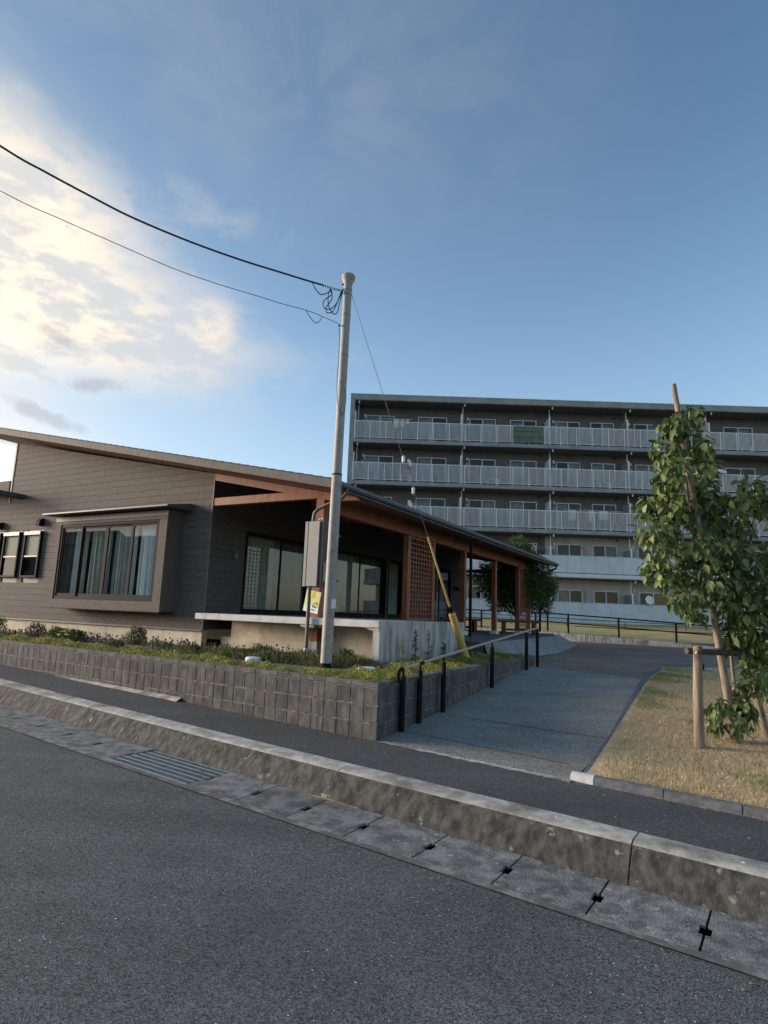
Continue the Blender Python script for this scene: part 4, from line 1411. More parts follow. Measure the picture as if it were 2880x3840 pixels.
part('bracket', MB().blob((-0.885, 9.74, 4.86), 0.022, 2), M['black_metal'], pole)
def smooth_pts(P, n=6):
    P = [Vector(p) for p in P]
    out = []
    for i in range(len(P)-1):
        p0, p1, p2, p3 = P[max(i-1, 0)], P[i], P[i+1], P[min(i+2, len(P)-1)]
        for k in range(n):
            t = k/n
            out.append(0.5*((2*p1)+(-p0+p2)*t+(2*p0-5*p1+4*p2-p3)*t*t+(-p0+3*p1-3*p2+p3)*t**3))
    out.append(P[-1])
    return out
part('down_wire', MB().tube(smooth_pts([(-0.90, 9.71, 4.87), (-0.875, 9.69, 4.7), (-0.865, 9.69, 4.3), (-0.87, 9.69, 3.8), (-0.84, 9.69, 3.45), (-0.77, 9.69, 3.25), (-0.72, 9.70, 3.35), (-0.71, 9.71, 3.6), (-0.73, 9.72, 3.7)]), 0.0055, 6), M['cable'], pole)
# main service cable
def cubic(P, r, n=6): return MB().tube(smooth_pts(P, n), r, 8)
c1 = thing('overhead_cable', 'thick black overhead service cable sagging in from the upper left to the pole top', 'cable', WF, (-1.2, 9.6, 5.5))
main = [(-1.20, 9.62, 5.53), (-1.45, 9.47, 5.515), (-1.9, 9.2, 5.50), (-2.35, 8.96, 5.50), (-2.88, 8.66, 5.515), (-3.38, 8.38, 5.555), (-3.93, 8.09, 5.64), (-4.38, 7.84, 5.75), (-4.89, 7.56, 5.89), (-5.38, 7.29, 6.05), (-7.0, 6.4, 6.75), (-9.5, 5.0, 8.2)]
part('cable_run', cubic(main, 0.0155), M['cable'], c1, smooth=True)
ins = MB()
for k in range(4):
    p = Vector((-1.19+0.035*k, 9.63+0.02*k, 5.525))
    ins.blob(p, 0.026, k, (0.7, 0.7, 1))
part('insulator', ins, M['pipe'], c1)
part('stay_link', MB().tube([(-1.06, 9.70, 5.535), (-0.90, 9.74, 5.52)], 0.006, 6).tube([(-1.06, 9.70, 5.505), (-0.90, 9.74, 5.50)], 0.006, 6).tube([(-0.90, 9.74, 5.52), (-0.85, 9.76, 5.46)], 0.007, 6), M['wire'], c1)
loops = [[(-1.36, 9.52, 5.50), (-1.30, 9.55, 5.33), (-1.22, 9.6, 5.24), (-1.13, 9.63, 5.30), (-1.07, 9.66, 5.42), (-1.08, 9.66, 5.5)],
         [(-1.07, 9.66, 5.50), (-1.04, 9.68, 5.32), (-1.16, 9.66, 5.12), (-1.17, 9.66, 4.92), (-1.08, 9.68, 4.86), (-0.98, 9.70, 5.0), (-0.90, 9.72, 5.3), (-0.86, 9.74, 5.56)],
         [(-1.07, 9.66, 5.47), (-1.10, 9.68, 5.25), (-1.08, 9.66, 4.95), (-1.0, 9.66, 4.72), (-0.93, 9.68, 4.78), (-0.90, 9.70, 5.1), (-0.87, 9.72, 5.35), (-0.85, 9.74, 5.57)],
         [(-1.07, 9.66, 5.45), (-1.03, 9.67, 5.2), (-1.12, 9.66, 4.9), (-1.10, 9.66, 4.74), (-1.01, 9.68, 4.80), (-0.95, 9.70, 5.05), (-0.88, 9.73, 5.5)]]
for L_ in loops:
    L_ = [(x, y, 5.5+(z-5.5)*0.60) for x, y, z in L_]
    part('cable_loop', MB().tube(smooth_pts(L_), 0.0085, 6), M['cable'], c1, smooth=True)
c2 = thing('overhead_cable', 'thin grey overhead telephone wire below the thick black cable', 'cable', WF, (-0.95, 9.7, 4.9))
P2 = [(-0.90, 9.72, 4.88), (-1.18, 9.58, 4.935), (-1.43, 9.45, 4.965), (-1.79, 9.26, 4.96), (-2.17, 9.04, 4.965), (-2.77, 8.70, 4.97), (-3.34, 8.40, 5.02), (-3.95, 8.07, 5.13), (-4.65, 7.69, 5.26), (-5.3, 7.33, 5.40), (-7.0, 6.45, 6.0), (-9.5, 5.2, 7.1)]
part('cable_run', MB().tube(smooth_pts(P2), 0.0055, 6), M['pipe'], c2)
part('slack_loop', MB().tube(smooth_pts([(-1.43, 9.45, 4.96), (-1.36, 9.49, 4.86), (-1.28, 9.53, 4.79), (-1.21, 9.56, 4.83), (-1.17, 9.58, 4.93)]), 0.006, 6), M['cable'], c2)
# guy wire with yellow guard
gy = thing('guy_wire', 'steel guy wire from pole top to ground with a fat yellow guard at its foot', 'guy wire', WF, (1.76, 12.33, -0.86))
G0, G1 = Vector((1.76, 12.33, -0.88)), Vector((-0.70, 9.80, 5.46))
def gp(t): return G0.lerp(G1, t)
part('wire', MB().tube([gp(0.2), gp(1.0)], 0.0055, 6), M['wire'], gy)
part('thin_guard', MB().tube([gp(0.165), gp(0.37), gp(0.372)], [0.023, 0.017, 0.007], 10), M['yellow'], gy, smooth=True)
part('coupling', MB().tube([gp(0.14), gp(0.155), gp(0.17)], [0.02, 0.035, 0.028], 8), M['black_metal'], gy)
part('thick_guard', MB().tube([gp(0.0), gp(0.147), gp(0.150)], [0.080, 0.070, 0.062], 18), M['yellow'], gy, smooth=True)
for t in (0.50, 0.585):
    part('insulator', MB().lathe(tuple(gp(t)), [(0.012, -0.07), (0.032, -0.045), (0.026, 0), (0.032, 0.045), (0.012, 0.07)], 10), M['white'], gy, smooth=True)
for t in (0.655, 0.668, 0.682, 0.696, 0.71, 0.724):
    part('wire_clip', MB().blob(gp(t), 0.012, int(t*100), (1, 1, 2)), M['cable'], gy)

# ------------------------------------------------------------------ handrail beside the ramp
hr = thing('handrail', 'handrail with dark brown posts and pale rose-brown tube beside the ramp wall', 'handrail', WF, (0.27, 7.75, -1.44))
HP = [(0.315, 7.76), (0.555, 8.21), (0.935, 8.90), (2.0, 10.95), (3.13, 13.15), (3.54, 13.85)]
HT = [-0.655, -0.62, -0.555, -0.40, -0.24, -0.18]
for i, (x, y) in enumerate(HP):
    zg = zramp(x, y)
    zt = HT[i]
    part('post', MB().lathe((x, y, zg-0.05), [(0.036, 0), (0.036, zt-zg-0.06+0.05-0.04), (0.034, zt-zg+0.05-0.092)], 14), M['black_metal'], hr, smooth=True)
    part('bracket', MB().tube([(x, y, zt-0.10), (x, y, zt-0.035), (x-0.006, y+0.004, zt-0.012)], [0.016, 0.016, 0.02], 8), M['black_metal'], hr, smooth=True)
rp = [Vector((x, y, z)) for (x, y), z in zip(HP, HT)]
d0 = (rp[0]-rp[1]).normalized()
start = rp[0]+d0*0.02
part('tube_rail', MB().tube([start, rp[1], rp[2], rp[3], rp[4], rp[5]], 0.0195, 12), M['handle_wood'], hr, smooth=True)
part('end_bend', MB().tube(smooth_pts([start, start+d0*0.07+Vector((0, 0, -0.005)), start+d0*0.115+Vector((0, 0, -0.04)), start+d0*0.12+Vector((0, 0, -0.15))], 4), 0.024, 10), M['black_metal'], hr, smooth=True)
part('joint_sleeve', MB().tube([rp[1]+d0*0.05, rp[1]-d0*0.09], 0.0235, 12), M['black_metal'], hr, smooth=True)
part('end_cap', MB().tube([rp[5]-d0*0.0, rp[5]-d0*0.03, rp[5]-d0*0.035+Vector((0, 0, -0.10))], 0.022, 10), M['black_metal'], hr, smooth=True)

# ------------------------------------------------------------------ the apartment block behind
XL, XR = -3.12, 33.0
YF, YB = 40.0, 41.4
apt = thing('apartment_building', 'five-storey grey apartment block with long railed balconies behind the house', 'apartment block', AF, (-3.12, 40, 0))
FL = [0.12, 3.08, 5.98, 8.88, 11.80]       # top of each floor slab
part('end_wall', MB().box(XL, XL+0.30, YF, YB+10, -0.8, 14.56), M['apt_slab'], apt)
part('roof_slab', MB().box(XL-0.03, XR, YF-0.03, YB+10, 14.561, 14.96, 0.03), M['apt_roof'], apt)
part('roof_edge', MB().box(XL-0.05, XR, YF-0.05, YF+0.3, 14.961, 15.0), M['rail_white'], apt)
for i in (4, 3, 2):
    z = FL[i]
    part('balcony_slab', MB().box(XL+0.301, XR, YF, YB, z-0.02-0.24, z, 0.012), M['apt_slab'], apt)
for i in (1, 0):
    z = FL[i]
    part('balcony_slab', MB().box(XL+0.301, XR, YF+0.02, YB, z-0.26, z), M['panel_pale'], apt)
part('canopy_strip', MB().box(XL+0.301, XR, YF-0.10, YF+0.019, 2.86, 3.10), M['panel_white'], apt)
# columns of windows (x0,x1)
WX = [(-2.09, -0.05), (1.61, 3.66), (5.28, 7.11), (8.13, 9.99), (11.35, 13.03), (13.80, 15.46), (16.86, 18.74), (19.3, 20.95), (23.14, 25.19), (26.3, 28.1), (29.3, 31.0)]
DX = [-2.75, 4.55, 10.58, 15.9, 21.45, 27.0]      # flat dividers
TOPS = [2.11, 5.20, 8.06, 10.97, 13.92]
for f in range(5):
    zc = (FL[f+1]-0.26) if f < 4 else 14.56
    opens = []
    for k, (a, b) in enumerate(WX):
        zb = FL[f]+0.10 if f >= 2 else TOPS[f]-0.86
        if f == 1 and k < 4: zb = FL[f]+0.3
        opens.append((a, b, zb, TOPS[f]))
    def wallpart(x0, x1, m):
        mb = MB()
        oo = [o for o in opens if o[0] >= x0-0.5 and o[1] <= x1+0.5]
        for s, t, z0, z1 in wallrects('w', None, x0, x1, (FL[f], zc), oo, 0, 0):
            mb.box(s, t, YB, YB+0.2, z0, z1)
        part('wall', mb, m, apt)
    if f >= 2:
        wallpart(XL+0.30, XR, M['apt_wall'])
    else:
        wallpart(XL+0.30, 10.55, M['apt_wall'] if f == 1 else M['apt_wall_pale'])
        wallpart(10.551, XR, M['apt_wall_pale'])
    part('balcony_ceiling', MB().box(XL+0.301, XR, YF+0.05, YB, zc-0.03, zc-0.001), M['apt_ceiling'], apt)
    for k, (a, b, z0, z1) in enumerate(opens):
        q = random.Random(f*31+k)
        y = YB-0.03
        w = part('window', MB().box(a, a+0.05, y, y+0.09, z0, z1).box(b-0.05, b, y, y+0.09, z0, z1).box(a+0.05, b-0.05, y, y+0.09, z1-0.05, z1).box(a+0.05, b-0.05, y, y+0.09, z0, z0+0.05), M['rail_white'], apt)
        mid = (a+b)/2
        part('mullion', MB().box(mid-0.03, mid+0.03, y-0.008, y+0.05, z0+0.05, z1-0.05), M['rail_white'], w)
        for s, t in ((a+0.05, mid-0.03), (mid+0.03, b-0.05)):
            part('pane', MB().add([(s, y+0.04, z0+0.05), (t, y+0.04, z0+0.05), (t, y+0.04, z1-0.05), (s, y+0.04, z1-0.05)], [(0, 1, 2, 3)]), M['glass_far'] if q.random() < 0.8 else M['glass_dark'], w)
        c0_, c1_ = a+0.05, b-0.05
        r = q.random()
        if f < 2: r = 0.5 if q.random() < 0.25 else 0.95
        mm = M['blind'] if (f == 2 and k == 5) else M['curtain_w']
        left = q.random() < 0.55
        if r < 0.18:
            part('curtain', curtain_mesh(c0_, c1_, z0, z1, y+0.30, 8, 0.03, seed=k), mm, w)
        elif r < 0.92:
            part('curtain', curtain_mesh(c0_ if left else mid, mid if left else c1_, z0, z1, y+0.30, 5, 0.03, seed=k), mm, w)
        part('room', MB().box(a-0.12, a-0.1, y+0.231, y+0.55, z0-0.05, z1+0.05).box(b+0.1, b+0.12, y+0.231, y+0.55, z0-0.05, z1+0.05).box(a-0.1, b+0.1, y+0.55, y+0.6, z0-0.2, z1+0.2).box(a-0.1, b+0.1, y+0.231, y+0.55, z1+0.05, z1+0.1).box(a-0.1, b+0.1, y+0.231, y+0.55, z0-0.1, z0-0.05), M['dark_room'], w)
    # dividers, pipes, small fittings
    for k, x in enumerate(DX):
        if x > XL+0.5:
            part('heater_pipe', MB().tube([(x-2.9, YB-0.06, FL[f]+1.85), (x-2.78, YB-0.1, FL[f]+1.95), (x-2.65, YB-0.08, FL[f]+1.7), (x-2.65, YB-0.08, FL[f]+1.1)], 0.03, 6), M['cabinet'], apt)
            part('divider', MB().box(x-0.02, x+0.02, YF+0.10, YB, FL[f]+0.08, FL[f]+1.95 if f >= 2 else FL[f]+1.75), M['panel_pale'] if k % 2 == 0 else M['apt_slab'], apt)
        part('divider_edge', MB().box(x-0.045, x+0.045, YF+0.06, YF+0.099, FL[f]+0.01, FL[f]+1.97 if f >= 2 else FL[f]+1.8), M['rail_white'], apt)
        part('downpipe', MB().tube([(x+0.16, YF+0.75, FL[f]), (x+0.16, YF+0.75, zc-0.03)], 0.035, 6), M['rail_white'], apt)
        if True:
            part('ceiling_spout', MB().tube([(x+0.22, YF+0.12, zc-0.04), (x+0.22, YF+0.12, zc-0.21)], 0.045, 6), M['panel_white'], apt)
        if f >= 1:
            part('vent_cap', MB().lathe((x-0.42, YB-0.05, FL[f]+2.46), [(0.075, -0.05), (0.075, 0.05)], 8), M['cabinet_side'], apt)
        part('wall_lamp', MB().box(x+0.52, x+0.66, YB-0.12, YB-0.005, FL[f]+1.95, FL[f]+2.16), M['panel_white'] if f % 2 else M['panel_pale'], apt)
        part('water_heater', MB().box(x+0.46, x+0.72, YB-0.14, YB-0.005, FL[f]+1.40, FL[f]+1.78), M['cabinet'] if k % 2 else M['apt_slab'], apt)
# railings of the three upper floors: posts, rails and close vertical bars
pm = None
RP = []
x = XL+0.34
while x < XR-0.2:
    RP.append(x)
    x += 1.085
AO = Vector((XL, YF, 0))
for f in (2, 3, 4):
    z0, z1 = FL[f]+0.06, FL[f]+1.28
    rail = part('balcony_railing', MB().box(XL+0.31, XR, YF+0.015, YF+0.055, z1-0.045, z1), M['rail_white'], apt)
    part('lower_rail', MB().box(XL+0.31, XR, YF+0.02, YF+0.05, z0+0.03, z0+0.06), M['rail_white'], rail)
    pme = mesh_of('railing_post', MB().box(-0.024, 0.024, 0.008, 0.062, z0-0.06, z1+0.004), M['rail_white'], (0, -YF*0, 0))
    for x in RP:
        inst('railing_post', pme, rail, Vector((x, YF, 0))-AO)
    q = MB()
    x = XL+0.36
    while x < XR:
        q.box(x-0.015, x+0.015, YF+0.026, YF+0.044, z0+0.061, z1-0.046)
        x += 0.0775
    part('railing_bars', q, M['rail_bar'], rail, kind='stuff')
# pale panelled parapets of the two lower floors
for f, (z0, z1) in ((1, (3.16, 4.27)), (0, (0.06, 1.22))):
    par = part('parapet', MB().box(XL+0.301, XR, YF+0.05, YF+0.12, z0-0.02, z1-0.012), M['apt_slab'], apt)
    part('parapet_cap', MB().box(XL+0.301, XR, YF-0.01, YF+0.14, z1-0.011, z1+0.02), M['panel_pale'], par)
    pme = mesh_of('parapet_panel', MB().box(0.006, 0.899, 0.02, 0.049, z0, z1-0.012), M['panel_pale'])
    x = XL+0.31
    while x < XR-0.9:
        inst('parapet_panel', pme, par, Vector((x, YF, 0))-AO)
        x += 0.905
part('foundation', MB().box(XL+0.301, XR, YF+0.03, YF+0.2, -0.9, 0.059), M['panel_pale'], apt)
part('core', MB().box(XL+0.31, XR, YB+1.0, YB+9.9, -0.8, 14.5), M['dark_room'], apt)

tarp = single('green_sheet', curtain_mesh(8.07, 10.10, 11.86, 13.03, 39.955, 3, 0.018, seed=4), M['tarp'], AF, (9.1, 39.95, 12.4),
              'dark green sheet tied over the top floor balcony railing', 'sheet')
sn = MB()
for z in (12.25, 12.65):
    sn.box(8.08, 10.09, 39.922, 39.928, z-0.006, z+0.006)
part_o = bpy.data.objects.new('seam', mesh_of('seam', sn, M['black_metal'], (9.1, 39.95, 12.4)))
col.objects.link(part_o)
part_o.parent = tarp

def dish(x, z, label, face=(0.75, 0.25), r=0.25, y=39.75):
    t = thing('satellite_dish', label, 'satellite dish', AF, (x, y, z), 'satellite dishes on the balconies')
    # bowl facing roughly towards -y, turned by face
    mb = MB()
    d = Vector((face[0], -1, face[1])).normalized()
    xx = d.cross(Vector((0, 0, 1))).normalized()
    yy = xx.cross(d)
    c = Vector((x, y, z))
    n = 18
    base = []
    for r_, off in ((0.02, -0.05), (0.12, -0.04), (0.2, -0.018), (r, 0.0), (r, -0.012), (0.19, -0.035), (0.02, -0.07)):
        for k in range(n):
            p = c+d*off+(xx*math.cos(2*PI*k/n)+yy*math.sin(2*PI*k/n)*1.08)*r_
            mb.v.append(tuple(p))
    for i in range(6):
        for k in range(n):
            a, b2 = i*n+k, i*n+(k+1) % n
            mb.f.append((a, b2, b2+n, a+n))
    mb.f.append(tuple(range(n)))
    part('bowl', mb, M['dish'], t, smooth=True)
    tip = c+d*0.28-yy*0.05
    part('feed_arm', MB().tube([c-yy*0.26, c-yy*0.20+d*0.12, tip], 0.012, 6).blob(tip, 0.035, 1), M['panel_pale'], t)
    part('mount', MB().tube([c-d*0.05, c-d*0.12-yy*0.1, (x-d.x*0.12, y+0.14, z-0.32), (x, 40.0, z-0.34)], 0.02, 6), M['cabinet_side'], t)
dish(1.07, 10.14, 'white satellite dish on the fourth floor railing left of the lit window', (1.4, 0.4))
dish(1.18, 7.32, 'white satellite dish on the third floor railing just above the house roof', (1.3, 0.4))
dish(9.40, 4.64, 'white satellite dish on the second floor parapet above the right end of the roof', (0.6, 0.35))
dish(21.98, 10.30, 'flat-looking white satellite dish on the fourth floor railing right of the tree top', (0.1, 1.2), r=0.28)
dish(16.85, 1.55, 'round white satellite dish in front of the ground floor window beside the tree', (0.1, 0.25), r=0.27)
dish(6.3, 1.62, 'white satellite dish seen between the two porch posts through the small tree', (0.8, 0.3), r=0.2)

lau = thing('laundry', 'pale washing hanging in the left corner flat of the top floor balcony', 'laundry', AF, (0.3, 40.6, 12.9))
part('pole', MB().tube([(-1.2, 40.6, 13.45), (1.2, 40.6, 13.45)], 0.016, 6), M['rail_white'], lau)
for x, w, h in ((0.1, 0.34, 0.62), (0.5, 0.26, 0.5), (0.85, 0.22, 0.3)):
    part('cloth', curtain_mesh(x-w/2, x+w/2, 13.43-h, 13.43, 40.6, 2, 0.02, seed=int(x*10)), M['curtain_w'], lau)
lau2 = thing('laundry', 'washing in mixed colours on the third floor balcony before the yellow-curtained window', 'laundry', AF, (14, 40.6, 7.0))
part('pole', MB().tube([(11.6, 40.6, 7.45), (15.6, 40.6, 7.45)], 0.016, 6), M['rail_white'], lau2)
for i, (x, w, h) in enumerate(((12.2, 0.5, 0.7), (12.9, 0.3, 0.5), (13.5, 0.4, 0.8), (14.3, 0.6, 0.6), (15.1, 0.3, 0.7))):
    part('cloth', curtain_mesh(x-w/2, x+w/2, 7.43-h, 7.43, 40.6, 2, 0.02, seed=i), M[('curtain_w', 'tarp', 'blind', 'curtain', 'petal_red')[i]], lau2)
for i, (x, f) in enumerate(((2.2, 4), (6.9, 3), (14.6, 3), (18.2, 2), (24.5, 4), (0.9, 3))):
    ac = thing('air_conditioner', ('white outdoor air conditioner on the top floor balcony left of the second window', 'outdoor air conditioner on the fourth floor balcony below the third window', 'outdoor air conditioner on the fourth floor near the sixth window', 'outdoor air conditioner on the third floor by the tree', 'outdoor air conditioner at the right end of the top floor balcony', 'outdoor air conditioner on the fourth floor near the left satellite dish')[i], 'air conditioner', AF, (x, 41.0, FL[f]), 'air conditioners on the balconies')
    part('casing', MB().box(x-0.4, x+0.4, 40.9, 41.2, FL[f]+0.08, FL[f]+0.65, 0.01), M['panel_pale'], ac)
    part('fan_grille', MB().box(x-0.33, x+0.12, 40.89, 40.899, FL[f]+0.13, FL[f]+0.6), M['cabinet_side'], ac)
# ------------------------------------------------------------------ railing and low wall of the forecourt
L0, L1 = Vector((-2.0, 35.7, 0)), Vector((24.0, 22.5, 0))
ld_ = (L1-L0).normalized()
def lz(x):
    P = [(-3, -0.42), (5.2, -0.48), (8.3, -0.52), (11.2, -0.66), (13.4, -0.78), (16, -0.92), (25, -1.05)]
    for i in range(len(P)-1):
        if x <= P[i+1][0]:
            f = (x-P[i][0])/(P[i+1][0]-P[i][0])
            return P[i][1]*(1-f)+P[i+1][1]*f
    return P[-1][1]
def lpt(x):
    t = (x-L0.x)/(L1.x-L0.x)
    return L0.lerp(L1, t)
nv_ = Vector((-ld_.y, ld_.x, 0))
lw = thing('low_wall', 'low stained concrete kerb wall along the far side of the forecourt', 'low wall', WF, (9, 30.1, -0.7))
xs = [-2, 1.5, 5.0, 6.7, 8.4, 10.1, 11.8, 13.5, 15.2, 16.9, 18.6, 21, 24]
for i in range(len(xs)-1):
    a, b = lpt(xs[i]+0.01), lpt(xs[i+1]-0.01)
    za, zb = lz(a.x), lz(b.x)
    q = MB()
    q.v = [tuple(p) for p in [(a.x, a.y, za), (b.x, b.y, zb), (b.x+nv_.x*0.25, b.y+nv_.y*0.25, zb), (a.x+nv_.x*0.25, a.y+nv_.y*0.25, za),
           (a.x, a.y, -1.4), (b.x, b.y, -1.4), (b.x+nv_.x*0.25, b.y+nv_.y*0.25, -1.4), (a.x+nv_.x*0.25, a.y+nv_.y*0.25, -1.4)]]
    q.f = [(0, 1, 2, 3), (4, 7, 6, 5), (0, 4, 5, 1), (1, 5, 6, 2), (2, 6, 7, 3), (3, 7, 4, 0)]
    part('wall_section', q, M['concrete_grey'] if i % 3 else M['kerb'], lw)
fr_ = thing('guard_railing', 'dark brown metal guard railing with two bars along the far edge of the forecourt', 'railing', WF, (9, 30.1, -0.6))
RX = [-1.0, 1.6, 5.24, 7.75, 7.95, 8.28, 9.17, 11.23, 13.41, 15.6, 17.8, 20.0, 22.2]
for x in RX:
    p = lpt(x)+nv_*0.12
    z = lz(p.x)
    part('post', MB().lathe((p.x, p.y, z-0.01), [(0.048, 0), (0.048, 0.91)], 10), M['black_metal'], fr_, smooth=True)
def railrun(dz, r):
    pts = []
    for x in RX:
        p = lpt(x)+nv_*0.12
        pts.append((p.x, p.y, lz(p.x)+dz))
    return MB().tube(pts, r, 8)
part('top_bar', railrun(0.89, 0.032), M['black_metal'], fr_)
part('middle_bar', railrun(0.48, 0.026), M['black_metal'], fr_)
# second, thinner rail further back in the lawn
f2 = thing('back_railing', 'thin low dark railing across the dry lawn in front of the apartments', 'railing', WF, (13, 33, -0.4))
part('top_bar', MB().tube([(4, 36.0, 0.30), (12, 34.6, 0.12), (24, 31.5, -0.1)], 0.02, 6), M['black_metal'], f2)
part('lower_bar', MB().tube([(11, 34.8, -0.27), (24, 31.5, -0.45)], 0.028, 6), M['black_metal'], f2)
for x in (4.5, 7.5, 10.5, 13.5, 16.5, 19.5, 22.5):
    y = 36.0-(x-4)/20*4.5
    part('post', MB().tube([(x, y, -0.6), (x, y, 0.30-(x-4)/20*0.4)], 0.02, 6), M['black_metal'], f2)

# ------------------------------------------------------------------ leaves
def leaf_geo(P, D, Nn, L_, W):
    """P base (n,3), D direction, Nn rough normal, arrays -> folded six-point leaves (4 quads/tris as quads)"""
    S = np.cross(D, Nn)
    S /= np.linalg.norm(S, axis=1, keepdims=True)+1e-9
    N2 = np.cross(S, D)
    L_ = L_[:, None]
    W = W[:, None]
    a = P
    b = P+D*L_*0.35+S*W*0.5+N2*W*0.12
    c = P+D*L_*0.40-N2*W*0.05
    d = P+D*L_*0.35-S*W*0.5+N2*W*0.12
    e = P+D*L_*0.72+S*W*0.36+N2*W*0.02-N2*L_*0.04
    f = P+D*L_*0.74-N2*L_*0.09
    g = P+D*L_*0.72-S*W*0.36+N2*W*0.02-N2*L_*0.04
    h = P+D*L_*1.0-N2*L_*0.20
    V = np.stack([a, b, c, d, e, f, g, h], 1).reshape(-1, 3)
    n = len(P)
    o = (np.arange(n)*8)[:, None]
    F = np.concatenate([o+np.array([[0, 1, 4, 5]]), o+np.array([[0, 5, 6, 3]]), o+np.array([[5, 4, 7, 7]]), o+np.array([[5, 7, 6, 6]])], 1).reshape(-1, 4)
    # degenerate quads avoided: use tris
    T = np.concatenate([o+np.array([[0, 1, 2]]), o+np.array([[1, 4, 2]]), o+np.array([[4, 5, 2]]), o+np.array([[4, 7, 5]]),
                        o+np.array([[0, 2, 3]]), o+np.array([[3, 2, 6]]), o+np.array([[6, 2, 5]]), o+np.array([[6, 5, 7]])], 1).reshape(-1, 3)
    return V, T
def rand_dirs(n, zc, spread):
    D = rng.normal(size=(n, 3))*spread
    D[:, 2] += zc
    D /= np.linalg.norm(D, axis=1, keepdims=True)
    return D

# ------------------------------------------------------------------ young broadleaved tree in the lawn
BLOBS = [(3.62, 7.23, 2.47, 0.175), (3.85, 7.37, 2.63, 0.162), (3.5, 7.29, 2.45, 0.112), (3.6, 7.4, 2.21, 0.228), (3.88, 7.41, 2.32, 0.195), (3.88, 7.16, 2.18, 0.126), (3.47, 7.14, 1.86, 0.22), (3.98, 7.5, 1.97, 0.198), (3.97, 7.24, 1.97, 0.111), (3.41, 7.23, 1.75, 0.143), (3.8, 7.57, 1.66, 0.266), (3.97, 7.34, 1.66, 0.161), (3.45, 7.5, 1.47, 0.231), (3.61, 7.34, 1.38, 0.226), (3.29, 7.41, 1.51, 0.081), (3.27, 7.2, 1.13, 0.19), (3.53, 7.41, 1.12, 0.147), (3.93, 7.51, 1.52, 0.198), (4.09, 7.36, 1.53, 0.162), (4.2, 7.46, 1.32, 0.229), (3.99, 7.43, 1.24, 0.147), (3.82, 7.16, 0.9, 0.236), (4.25, 7.46, 0.99, 0.263), (3.77, 7.39, 0.86, 0.146), (4.25, 7.26, 0.74, 0.255), (4.29, 7.14, 1.5, 0.173), (4.69, 7.51, 1.69, 0.182), (4.48, 7.34, 1.75, 0.113), (4.73, 7.45, 1.51, 0.164), (4.49, 7.52, 1.27, 0.165), (4.76, 7.44, 0.9, 0.196), (4.64, 7.54, 0.67, 0.265), (3.37, 7.3, 0.84, 0.145), (3.35, 7.48, 0.72, 0.148), (3.51, 7.33, 0.65, 0.161), (3.81, 7.54, 0.68, 0.182), (3.33, 7.52, 0.59, 0.093), (3.87, 7.17, 0.62, 0.189), (3.32, 7.19, 0.49, 0.079), (4.02, 7.23, 0.44, 0.222), (3.73, 7.55, 0.36, 0.149), (3.74, 7.32, 0.24, 0.145), (3.84, 7.41, 0.12, 0.081), (3.51, 7.26, 0.3, 0.096), (4.41, 7.35, 0.33, 0.291), (4.6, 7.3, 0.34, 0.193), (4.19, 7.28, 0.29, 0.16), (4.3, 7.39, 0.04, 0.211), (4.53, 7.39, 0.02, 0.26), (4.22, 7.53, -0.12, 0.116), (4.64, 7.43, -0.23, 0.229), (4.48, 7.54, -0.24, 0.199), (4.54, 7.51, -0.52, 0.182), (4.42, 7.57, -0.69, 0.116), (4.6, 7.43, -0.72, 0.131), (3.93, 7.2, -0.9, 0.12), (4.06, 7.51, -1.09, 0.099), (4.12, 7.55, -1.19, 0.05), (4.29, 7.53, -0.9, 0.149), (4.29, 7.38, -1.03, 0.136), (4.38, 7.44, -0.89, 0.115), (4.14, 7.22, -1.14, 0.07), (5.09, 7.5, 1.36, 0.297), (4.98, 7.38, 0.84, 0.357), (4.92, 7.26, 0.32, 0.351), (4.76, 7.16, -0.12, 0.283), (5.34, 7.51, 0.6, 0.33), (4.96, 7.57, -0.57, 0.2), (5.09, 7.17, 0.05, 0.252)]
tree = thing('young_tree', 'young broadleaved tree with large drooping green leaves tied to leaning log stakes', 'tree', WF, (4.30, 7.56, -1.4))
TO = Vector((4.30, 7.56, -1.4))
part('trunk', MB().tube(smooth_pts([(4.32, 7.58, -1.42), (4.27, 7.56, -0.9), (4.19, 7.54, -0.5), (4.09, 7.50, 0.1), (3.98, 7.46, 0.70), (3.83, 7.40, 1.2), (3.74, 7.35, 1.7), (3.76, 7.32, 2.2), (3.82, 7.32, 2.72)], 4),
     [0.036-0.0008*i for i in range(33)], 10), M['bark'], tree, smooth=True)
part('trunk', MB().tube(smooth_pts([(4.30, 7.62, -1.42), (4.36, 7.64, -0.8), (4.33, 7.60, -0.2), (4.42, 7.50, 0.4), (4.55, 7.45, 1.0), (4.66, 7.45, 1.6)], 4), [0.026-0.0008*i for i in range(21)], 8), M['bark'], tree, smooth=True)
